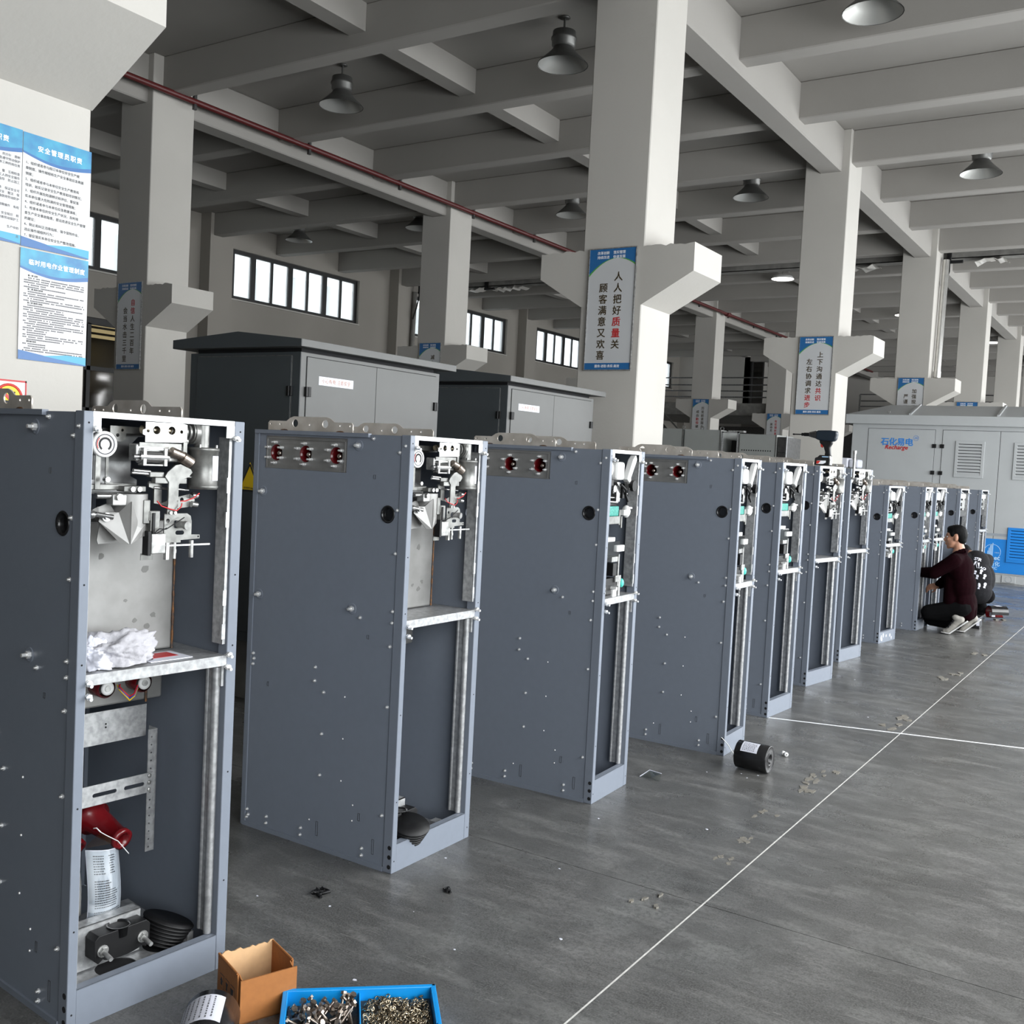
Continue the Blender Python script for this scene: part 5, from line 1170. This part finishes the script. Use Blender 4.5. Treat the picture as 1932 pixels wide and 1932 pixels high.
g = MB(); g.prism([(-.138,.055),(-.126,.055),(-.126,.066),(-.122,.066),(-.132,.078),(-.142,.066),(-.138,.066)], .0005, lambda u, v, w: (u, -.0014+w, v)); g.prism([(-.100,.055),(-.088,.055),(-.090,.062),(-.086,.076),(-.102,.076),(-.098,.062)], .0005, lambda u, v, w: (u, -.0014+w, v)); g.prism([(-.063,.056),(-.051,.056),(-.047,.076),(-.067,.076)], .0005, lambda u, v, w: (u, -.0014+w, v)); g.build('care_symbols', M['ink'], t)

# blue tray with bolts and washers
ta = math.atan2(.672, .74)
t = thing('parts_tray', 'bright blue plastic tray of bolts and washers at the bottom edge', 'tray', (-1.986, 2.033, 0), ta)
LX, LY = .409, .197       # x along the back rim, -y towards the camera
m = M['tray']
for nm, b in (('floor', (0.008,LX-.008,-LY+.008,-.008,0,.004)), ('back_wall', (0,LX,-.006,0,0,.060)), ('front_wall', (0,LX,-LY,-LY+.006,0,.052)), ('end_wall', (0,.006,-LY+.006,-.006,0,.060)), ('end_wall', (LX-.006,LX,-LY+.006,-.006,0,.060)), ('divider', (.201,.205,-LY+.006,-.006,.004,.050))):
    MB().box(*b).build(nm, m, t, bevel=.002)
rm = MB(); e = .009
rm.box(-e,LX+e,-.002,e,.056,.060); rm.box(-e,0.002,-LY-e,e,.056,.060); rm.box(LX-.002,LX+e,-LY-e,e,.056,.060); rm.box(-e,LX+e,-LY-e,-LY+.002,.050,.056)
rm.build('rim', m, t, bevel=.0018)
_T = Matrix.Translation((-1.986, 2.033, 0)) @ Matrix.Rotation(ta, 4, 'Z')
def in_tray(u, v, z): return _T @ Vector((u, v, z))
bm_ = MB().cyl((0,0,-.02),(0,0,.018),.0045,10).cyl((0,0,.018),(0,0,.025),.009,6,smooth=False).mesh('bolt', M['copperbolt'])
nm_ = MB().cyl((0,0,-.006),(0,0,.006),.009,6,smooth=False).mesh('nut', M['zinc'])
for k in range(60):
    u = random.uniform(.022,.185); v = random.uniform(-LY+.03,-.035)
    z = .024 + .014*random.random() + .012*math.sin(PI*(u-.01)/.19)
    o = link('bolt', bm_ if k % 9 else nm_); o.location = in_tray(u, v, z)
    o.rotation_euler = (random.uniform(.5,1.45), random.uniform(-.3,.3), random.uniform(0,2*PI))
    if k in (3, 10, 17, 24, 31, 38): o.rotation_euler.x = random.uniform(.1,.5); o.location.z += .012
    tag(o, 'plated hex bolt lying in the left half of the blue tray', 'bolt', 'bolts in the blue tray')
wm_ = MB().lathe((0,0,0),(0,0,1),[(-.0013,.0075),(.0013,.0075),(.0013,.0048),(-.0013,.0048),(-.0013,.0075)],14).mesh('washer', M['brass'])
for k in range(280):
    u = random.uniform(.216,.395); v = random.uniform(-LY+.015,-.016)
    z = .022 + .022*random.random()*(1-.5*abs((u-.305)/.09)) + .004
    o = link('washer', wm_); o.location = in_tray(u, v, z)
    o.rotation_euler = (random.uniform(-1.0,1.0), random.uniform(-1.0,1.0), random.uniform(0,PI))
    tag(o, 'spring washer in the heap in the right half of the blue tray', 'washer', 'washers in the blue tray')
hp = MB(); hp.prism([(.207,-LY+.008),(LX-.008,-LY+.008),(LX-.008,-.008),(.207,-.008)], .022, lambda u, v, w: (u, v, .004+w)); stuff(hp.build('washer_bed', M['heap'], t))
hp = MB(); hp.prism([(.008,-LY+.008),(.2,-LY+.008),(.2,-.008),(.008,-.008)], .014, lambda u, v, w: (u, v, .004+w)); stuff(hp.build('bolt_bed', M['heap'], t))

# black toolbox and half-open protective shell beyond the man
t = thing('tool_box', 'black box with a white label standing behind the squatting man', 'box', (-1.79, 12.0, 0))
MB().box(0,.10,0,.16,0,.13).build('body', M['blackgloss'], t, bevel=.004); MB().box(.066,.097,-.0015,0,.035,.122).build('label', M['paper'], t)
t = thing('sleeve_shell', 'black and dark red half-open tubular shell on the far floor', 'shell', (-1.745, 13.00, .082), math.radians(37))
n_ = 20; out = [(.078*math.cos(a), .078*math.sin(a)) for a in [math.radians(-60+i*255/n_) for i in range(n_+1)]]; inn = [(.070*u/.078, .070*v/.078) for u, v in out]
MB().prism(out+inn[::-1], .20, lambda u, v, w: (w, u, v)).build('outer_shell', M['blackgloss'], t)
inn2 = [(.069*u/.078, .069*v/.078) for u, v in out]; in3 = [(.066*u/.078, .066*v/.078) for u, v in out]
MB().prism(inn2+in3[::-1], .20, lambda u, v, w: (-.001+w, u, v)).build('inner_lining', M['red'], t)
MB().box(.06,.13,-.05,.02,.0775,.079).build('label', M['paper'], t); MB().box(.01,.05,-.055,.0,-.045,.0).build('inner_card', M['paper'], t)
for x in (.05, .14): MB().box(x,x+.035,-.075,-.02,-.082,-.070).build('foot', M['glue'], t)

# ------------------------------------------------------------------ loose things in the nearest cabinet
def rumple(name, mtl, c, rx, ry, rz, parent, seed, amp=.35, sub=4):
    bm = bmesh.new(); bmesh.ops.create_icosphere(bm, subdivisions=sub, radius=1)
    from mathutils import noise
    for v in bm.verts:
        p = v.co.copy(); d = noise.noise(p*1.7+Vector((seed,0,0)))*amp + abs(noise.noise(p*4.5+Vector((0,seed,0))))*amp*.55 + abs(noise.noise(p*7+Vector((seed,seed,0))))*amp*.38
        q = p*(1+d); v.co = Vector((c[0]+q.x*rx, c[1]+q.y*ry, c[2]+max(q.z, -.55)*rz))
    me = bpy.data.meshes.new(name); bm.to_mesh(me); bm.free(); me.materials.append(mtl)
    me.polygons.foreach_set('use_smooth', [True]*len(me.polygons))
    return link(name, me, parent)
t = thing('white_rag', 'crumpled white rag and plastic bag on the shelf of the nearest cabinet', 'rag', w0(0,0,.953), math.radians(-5))
rumple('cloth', M['whitecloth'], (-.075,.160,.033), .058,.090,.050, t, 3.1, .55, 5)
rumple('plastic_bag', M['paper'], (-.07,.080,.026), .050,.045,.042, t, 8.4, .70, 5)
t = thing('red_card', 'white card with a red field on the shelf behind the rag', 'card', w0(0,0,.9535), math.radians(-5))
MB().box(-.14,-.03,.235,.37,0,.002).build('card', M['paper'], t); MB().box(-.13,-.07,.25,.35,.002,.0025).build('red_field', M['redink'], t)
# document pouch hung by a cable tie
t = thing('document_pouch', 'clear pouch with printed white sheet hung inside the nearest cabinet', 'document', w0(0,0,0), math.radians(-5))
vs = []; fs = []; n_ = 10
for i in range(n_+1):
    v = i/n_; z = .392-.225*v; x = -.215+.012*math.sin(v*3.0)
    for k in range(6):
        u = k/5; vs.append((x+.018*math.sin(u*PI)+.004, .160+.103*u+.010*math.sin(v*2.2)*v, z-.018*u*(1-v)))
for i in range(n_):
    for k in range(5): fs.append((6*i+k,6*i+k+1,6*i+k+7,6*i+k+6))
sh_ = MB().add(vs, fs, 0, True).build('sheet', M['paper'], t); s2 = sh_.modifiers.new('thickness', 'SOLIDIFY'); s2.thickness = .0012
pv = MB().add([(x+.005,y,z) for x,y,z in vs], fs, 0, True); pv.add([(-.205,.150,.40),(-.2,.20,.437),(-.205,.268,.388)], [(0,1,2)]); pv.build('pouch', M['clear'], t)
pr = MB()
def shp(u, v): 
    return (-.215+.012*math.sin(v*3.0)+.018*math.sin(u*PI)+.0058, .160+.103*u+.010*math.sin(v*2.2)*v, .392-.225*v-.018*u*(1-v))
for k in range(27):
    v = .07+.033*k
    if k in (8, 9, 22): continue
    u = .16; end = random.choice((.62,.75,.55,.80)) if k > 9 else (.8 if k < 2 else .75)
    if k > 22: end = .92
    while u < end:
        w_ = random.uniform(.02,.06)
        if k < 8 and .42 < u < .58: u += w_; continue
        a = shp(u, v); b_ = shp(u+w_, v); c_ = shp(u+w_, v+.013); d = shp(u, v+.013); pr.add([a,b_,c_,d],[(0,1,2,3)]); u += w_+.012
stuff(pr.build('small_print', M['greyink'], t))
MB().tube([(-.20,.20,.437),(-.195,.215,.425),(-.19,.25,.40),(-.185,.283,.355)], .0014, 5).tube([(-.20,.20,.437),(-.205,.19,.45),(-.22,.19,.445)], .0018, 5).build('cable_tie', M['white'], t)
rumple('foil_bag', M['foil'], (-.245,.155,.24), .012,.016,.09, t, 5.5, .35, 3)

# ------------------------------------------------------------------ people
def cap(mb, p0, p1, r0, r1=None, n=12):
    """closed tapered limb with round ends"""
    r1 = r0 if r1 is None else r1; p0 = Vector(p0); p1 = Vector(p1); L = (p1-p0).length
    pr = [(-r0*.999, .0004)] + [(-r0*math.cos(a), r0*math.sin(a)) for a in (PI*.17, PI*.34)] + [(0, r0), (L, r1)] + [(L+r1*math.sin(a), r1*math.cos(a)) for a in (PI*.17, PI*.34)] + [(L+r1*.999, .0004)]
    return mb.lathe(p0, p1-p0, pr, n)
def organic(name, mb, m, voxel, parent=None, smooth=6):
    o = mb.build(name, m, parent)
    r = o.modifiers.new('surface', 'REMESH'); r.mode = 'VOXEL'; r.voxel_size = voxel; r.use_smooth_shade = True
    s = o.modifiers.new('soften', 'SMOOTH'); s.factor = .5; s.iterations = smooth
    return o
def hand(mb, wrist, d, up, side, curl=.7, s=1.0):
    """palm, four fingers of unequal length bent at the knuckles, thumb leaving the side of the palm"""
    w = Vector(wrist); d = Vector(d).normalized(); up = Vector(up); up = (up-up.dot(d)*d).normalized(); sd = d.cross(up)*side
    for k in range(5): cap(mb, w+d*.01+sd*(.030-.015*k)*s, w+d*.085*s+sd*(.033-.0165*k)*s, .014*s, .012*s, 8)
    for k, (L, off) in enumerate(((.068,.030),(.076,.011),(.071,-.009),(.056,-.028))):
        b = w+d*.088*s+sd*off*s; c = curl*(.8+.12*k)
        d1 = (d*math.cos(c*.6)-up*math.sin(c*.6)); d2 = (d*math.cos(c*1.5)-up*math.sin(c*1.5))
        m_ = b+d1*L*.55*s; cap(mb, b, m_, .0092*s, .0085*s, 8); cap(mb, m_, m_+d2*L*.45*s, .0085*s, .007*s, 8)
    b = w+d*.035*s+sd*.036*s; m_ = b+(d*.6+sd*.7-up*.3).normalized()*.038*s; cap(mb, b, m_, .0115*s, .010*s, 8); cap(mb, m_, m_+(d*.9-sd*.1-up*.4).normalized()*.030*s, .010*s, .008*s, 8)
def head_parts(mb, T):
    def B(c, rx, ry, rz):
        o = len(mb.v); mb.ball(c, rx, ry, rz, n=16, k=12)
        mb.v[o:] = [tuple(T @ Vector(p)) for p in mb.v[o:]]
    def C(a, b, r0, r1):
        o = len(mb.v); cap(mb, a, b, r0, r1); mb.v[o:] = [tuple(T @ Vector(p)) for p in mb.v[o:]]
    B((-.014,0,.028),.098,.078,.094); B((.030,0,-.030),.060,.062,.085); B((.038,0,-.082),.046,.048,.034); B((.066,0,-.104),.020,.022,.018)
    C((.086,0,.018),(.105,0,-.028),.008,.0135); B((.100,0,-.034),.012,.018,.010)
    B((.070,0,.030),.022,.052,.012); B((.088,0,-.060),.013,.024,.007); B((.085,0,-.073),.013,.021,.008)
    for s_ in (-1, 1):
        B((.058,s_*.042,-.022),.026,.020,.022); B((-.012,s_*.079,-.008),.019,.010,.032); B((-.006,s_*.082,-.026),.010,.008,.014)
        B((.062,s_*.030,.004),.014,.016,.012)
    C((-.022,0,-.06),(-.052,0,-.185),.052,.062)
def face_details(T, parent):
    for s_ in (-1, 1):
        e = MB(); e.ball((.0755,s_*.030,.006),.008,.012,.0065); e.v = [tuple(T @ Vector(p)) for p in e.v]; e.build('eye', M['white'], parent)
        e = MB(); e.ball((.081,s_*.030,.006),.004,.006,.006); e.v = [tuple(T @ Vector(p)) for p in e.v]; e.build('iris', M['ink'], parent)
        e = MB(); cap(e, (.086,s_*.014,.030),(.072,s_*.050,.032),.0045,.003,8); e.v = [tuple(T @ Vector(p)) for p in e.v]; e.build('eyebrow', M['hair'], parent)
    e = MB(); cap(e, (.0985,-.016,-.0665),(.0985,.016,-.0665),.0022,.0022,6); e.v = [tuple(T @ Vector(p)) for p in e.v]; e.build('mouth_line', M['redink'], parent)
def hair_parts(T, parent):
    h = MB()
    for c, rx, ry, rz in (((-.016,0,.058),.098,.081,.074),((-.046,0,.022),.074,.080,.085),((.030,0,.088),.052,.062,.034),((-.060,0,-.030),.050,.062,.045)):
        h.ball(c, rx, ry, rz, n=16, k=12)
    for s_ in (-1, 1): h.ball((.020,s_*.060,.040),.030,.020,.040); 
    h.v = [tuple(T @ Vector(p)) for p in h.v]
    return organic('hair', h, M['hair'], .006, parent, 4)
def shoe(parent, heel, ball_, toe, lat, m_up, m_sole, nm='shoe'):
    """sneaker whose heel is lifted: sole polyline heel-ball-toe"""
    heel = Vector(heel); ball_ = Vector(ball_); toe = Vector(toe); lat = Vector(lat).normalized()
    up1 = (heel-ball_).normalized().cross(lat); up1 = up1 if up1.z > 0 else -up1
    s = MB(); n_ = 10
    P = [heel+(heel-ball_).normalized()*.005, heel*.7+ball_*.3, heel*.35+ball_*.65, ball_, ball_*.5+toe*.5, toe]; Wd = [.026,.034,.033,.044,.042,.022]
    vs = []
    for p, w in zip(P, Wd):
        vs += [p-lat*w, p+lat*w, p+lat*w+up1*.015, p-lat*w+up1*.015]
    fs = [(0,1,2,3),(20,21,22,23)]
    for i in range(5):
        for k in range(4): fs.append((4*i+k,4*i+(k+1)%4,4*i+4+(k+1)%4,4*i+4+k))
    o = s.add(vs, fs).build(nm, m_sole, parent, bevel=.008)
    u = MB(); f = (ball_-heel).normalized()
    cap(u, heel+f*.035+up1*.055, heel*.5+ball_*.5+up1*.052, .035, .034); cap(u, heel*.4+ball_*.6+up1*.045, ball_+up1*.035, .036, .036); cap(u, ball_+up1*.032, toe+(ball_-toe).normalized()*.03+Vector((0,0,.024)), .037, .026)
    cap(u, heel+f*.045+up1*.05, heel+f*.06+up1*.105, .036, .040)
    organic('upper', u, m_up, .006, o, 3)
    l = MB()
    for k in range(4):
        p = heel*(.52-.12*k)+ball_*(.48+.12*k)+up1*(.090-.008*k); l.cyl(p-lat*.036, p+lat*.036, .009, 8)
    l.build('laces', M['greycloth'], o)
    return o
# --- the squatting man, facing the cabinet (-x)
Y0 = 11.45
TA = Matrix.Translation((-1.905, Y0, 1.000)) @ Matrix.Rotation(PI+.10, 4, 'Z') @ Matrix.Rotation(.06, 4, 'Y')
b = MB(); head_parts(b, TA)
b.ball((-1.835,Y0,.66),.115,.165,.16,n=16,k=10); b.ball((-1.795,Y0,.47),.105,.145,.15,n=16,k=10); b.ball((-1.775,Y0,.31),.105,.15,.12,n=16,k=10)
cap(b, (-1.865,Y0,.84),(-1.85,Y0,.74),.062,.09)
LA = [(-1.87,Y0-.18,.765),(-2.05,Y0-.20,.625),(-2.235,Y0-.06,.605)]; RA = [(-1.88,Y0+.18,.765),(-1.985,Y0+.20,.535),(-2.060,Y0+.13,.470)]
for A in (LA, RA): cap(b, A[0], A[1], .050, .042); cap(b, A[1], A[2], .042, .030); cap(b, (-1.85,Y0,.79), A[0], .055, .055)
hand(b, LA[2], (-1,.15,-.1), (0,0,1), 1, .8); hand(b, RA[2], (-.8,-.35,-.25), (.15,-.5,.8), -1, .9)
LL = [(-1.77,Y0-.10,.28),(-2.095,Y0-.10,.20),(-1.80,Y0-.08,.19)]; RL = [(-1.77,Y0+.10,.28),(-2.10,Y0+.10,.115),(-1.85,Y0+.12,.075)]
for A in (LL, RL): cap(b, A[0], A[1], .075, .060); cap(b, A[1], A[2], .056, .038)
cap(b, LL[2], (-1.86,Y0-.11,.06), .030, .028); cap(b, RL[2], (-1.80,Y0+.12,.045), .030, .028)
man = organic('person', b, M['skin'], .0065, None, 5)
tag(man, 'man in a dark maroon jacket squatting and working at an open cabinet', 'person')
face_details(TA, man); hair_parts(TA, man)
j = MB()
j.ball((-1.838,Y0,.665),.138,.200,.175,n=18,k=12); j.ball((-1.800,Y0,.50),.130,.190,.18,n=18,k=12); j.ball((-1.775,Y0,.33),.122,.185,.15,n=18,k=12)
cap(j, (-1.74,Y0-.08,.30),(-1.725,Y0-.08,.215),.085,.070); cap(j, (-1.74,Y0+.08,.30),(-1.725,Y0+.08,.215),.085,.070)
for A in (LA, RA): cap(j, A[0], A[1], .076, .066); cap(j, A[1], Vector(A[1])*.12+Vector(A[2])*.88, .066, .050); cap(j, (-1.84,Y0,.765), A[0], .085, .074)
cap(j, (-1.855,Y0,.78),(-1.842,Y0,.835),.080,.070); cap(j, (-1.90,Y0-.06,.70),(-1.89,Y0-.10,.33),.075,.075); cap(j, (-1.90,Y0+.06,.70),(-1.89,Y0+.10,.33),.075,.075)
jk = organic('jacket', j, M['maroon'], .009, man, 4)
cl = MB(); cl.tube([(-1.80,Y0-.058,.862),(-1.87,Y0-.075,.845),(-1.925,Y0-.060,.805),(-1.955,Y0-.02,.76)],[.018,.020,.018,.010],8); cl.tube([(-1.80,Y0+.058,.862),(-1.87,Y0+.075,.845),(-1.925,Y0+.060,.805),(-1.955,Y0+.02,.76)],[.018,.020,.018,.010],8); cl.tube([(-1.80,Y0-.058,.862),(-1.785,Y0,.875),(-1.80,Y0+.058,.862)],.018,8)
cl.build('collar', M['maroon'], jk)
ic = MB(); ic.tube([(-1.825,Y0-.062,.868),(-1.90,Y0-.066,.835),(-1.945,Y0-.03,.785)],.008,6); ic.build('inner_collar', M['greystripe'], jk)
tr_ = MB()
for A in (LL, RL): cap(tr_, A[0], A[1], .100, .082); cap(tr_, A[1], A[2], .080, .062)
tr_.ball((-1.78,Y0,.28),.115,.17,.10)
organic('trousers', tr_, M['blackcloth'], .009, man, 4)
shoe(man, (-1.705,Y0-.15,.150), (-1.862,Y0-.15,.010), (-1.945,Y0-.15,.010), (0,1,0), M['shoe'], M['white'])
shoe(man, (-1.62,Y0+.12,.150), (-1.765,Y0+.12,.012), (-1.84,Y0+.12,.010), (0,1,0), M['shoe'], M['white'])
# --- the second worker, crouching with the back to us
cx, cy = -1.865, 12.93
fw = Vector((-.62,.78,0)); lf = Vector((-.78,-.62,0))
def Q(f, l, z): v = Vector((cx, cy, 0))+fw*f+lf*l; return (v.x, v.y, z)
TB = Matrix.Translation(Q(.36,0,.70)) @ Matrix.Rotation(math.atan2(fw.y, fw.x), 4, 'Z') @ Matrix.Rotation(.8, 4, 'Y')
b = MB(); head_parts(b, TB)
b.ball(Q(.02,0,.46),.12,.12,.15); b.ball(Q(.10,0,.64),.13,.13,.13); b.ball(Q(-.02,0,.30),.12,.12,.12)
cap(b, Q(.25,0,.72), Q(.12,0,.68), .06, .09)
AL = [Q(.14,.17,.68), Q(.24,.22,.48), Q(.38,.12,.52)]; AR = [Q(.14,-.17,.68), Q(.30,-.22,.50), Q(.42,-.10,.56)]
for A in (AL, AR): cap(b, A[0], A[1], .046, .040); cap(b, A[1], A[2], .038, .028)
hand(b, AL[2], fw+Vector((0,0,.2)), (0,0,1), 1, .8); hand(b, AR[2], fw+Vector((0,0,.2)), (0,0,1), -1, .8)
GL = [Q(-.02,.10,.27), Q(.30,.13,.36), Q(.10,.13,.10)]; GR = [Q(-.02,-.10,.27), Q(.30,-.13,.36), Q(.10,-.13,.10)]
for A in (GL, GR): cap(b, A[0], A[1], .07, .055); cap(b, A[1], A[2], .052, .038); cap(b, A[2], Vector(A[2])+fw*.10-Vector((0,0,.05)), .028, .026)
w2 = organic('person', b, M['skin'], .0075, None, 5)
tag(w2, 'crouching worker in a charcoal top with white lettering, behind the man in maroon', 'person')
hair_parts(TB, w2)
j = MB()
j.ball(Q(.0,0,.46),.145,.145,.20,n=18,k=12); j.ball(Q(.08,0,.64),.150,.150,.15,n=18,k=12); j.ball(Q(-.02,0,.32),.145,.145,.15,n=18,k=12)
for s_ in (-1, 1): j.ball(Q(.02,s_*.09,.46),.11,.11,.18); j.ball(Q(.09,s_*.10,.66),.10,.10,.10)
for A in (AL, AR): cap(j, A[0], A[1], .072, .06); cap(j, A[1], Vector(A[1])*.15+Vector(A[2])*.85, .06, .045)
top2 = organic('jacket', j, M['greycloth'], .009, w2, 4)
tr_ = MB()
for A in (GL, GR): cap(tr_, A[0], A[1], .092, .075); cap(tr_, A[1], A[2], .072, .058)
tr_.ball(Q(-.0,0,.25),.13,.13,.08); organic('trousers', tr_, M['blackcloth'], .010, w2, 4)
for s_ in (1, -1):
    shoe(w2, Q(.06,s_*.13,.01), Q(.19,s_*.13,.006), Q(.27,s_*.13,.008), tuple(lf), M['greycloth'], M['shoe'])
def on_back(nm, me):
    o = link(nm, me, w2); s_ = o.modifiers.new('wrap', 'SHRINKWRAP'); s_.target = top2; s_.wrap_method = 'NEAREST_SURFACEPOINT'; s_.wrap_mode = 'ABOVE_SURFACE'; s_.offset = .003; return o
bx_ = Vector((.86,.38,-.34)).normalized(); bu_ = Vector((.12,.45,.88)); bu_ = (bu_-bu_.dot(bx_)*bx_).normalized()
for body, size, at in (('STR', .072, (-1.925,12.76,.722)), ('KYAO', .064, (-1.915,12.745,.652)), ):
    on_back('lettering', text_mesh(body, size, M['paper'], at, bx_, bu_, align='LEFT', bold=.04))
def doodle(c, s=.020):
    mb = MB(); c = Vector(c); P = lambda u, v, w: c+bx_*u+bu_*v+bx_.cross(bu_)*w
    mb.prism([(s*math.cos(a), .016+s*.95*math.sin(a)) for a in [2*PI*i/10 for i in range(10)]], .001, P)
    mb.prism([(-.012,-.004),(.012,-.004),(.016,-.028),(.004,-.024),(-.004,-.030),(-.014,-.024)], .001, P)
    me = mb.mesh('print_motif', M['paper']); on_back('print_motif', me)
for c in ((-1.895,12.74,.565),(-1.825,12.79,.565),(-1.865,12.745,.50),(-1.785,12.80,.505),(-1.835,12.75,.395),(-1.775,12.80,.405)): doodle(c)
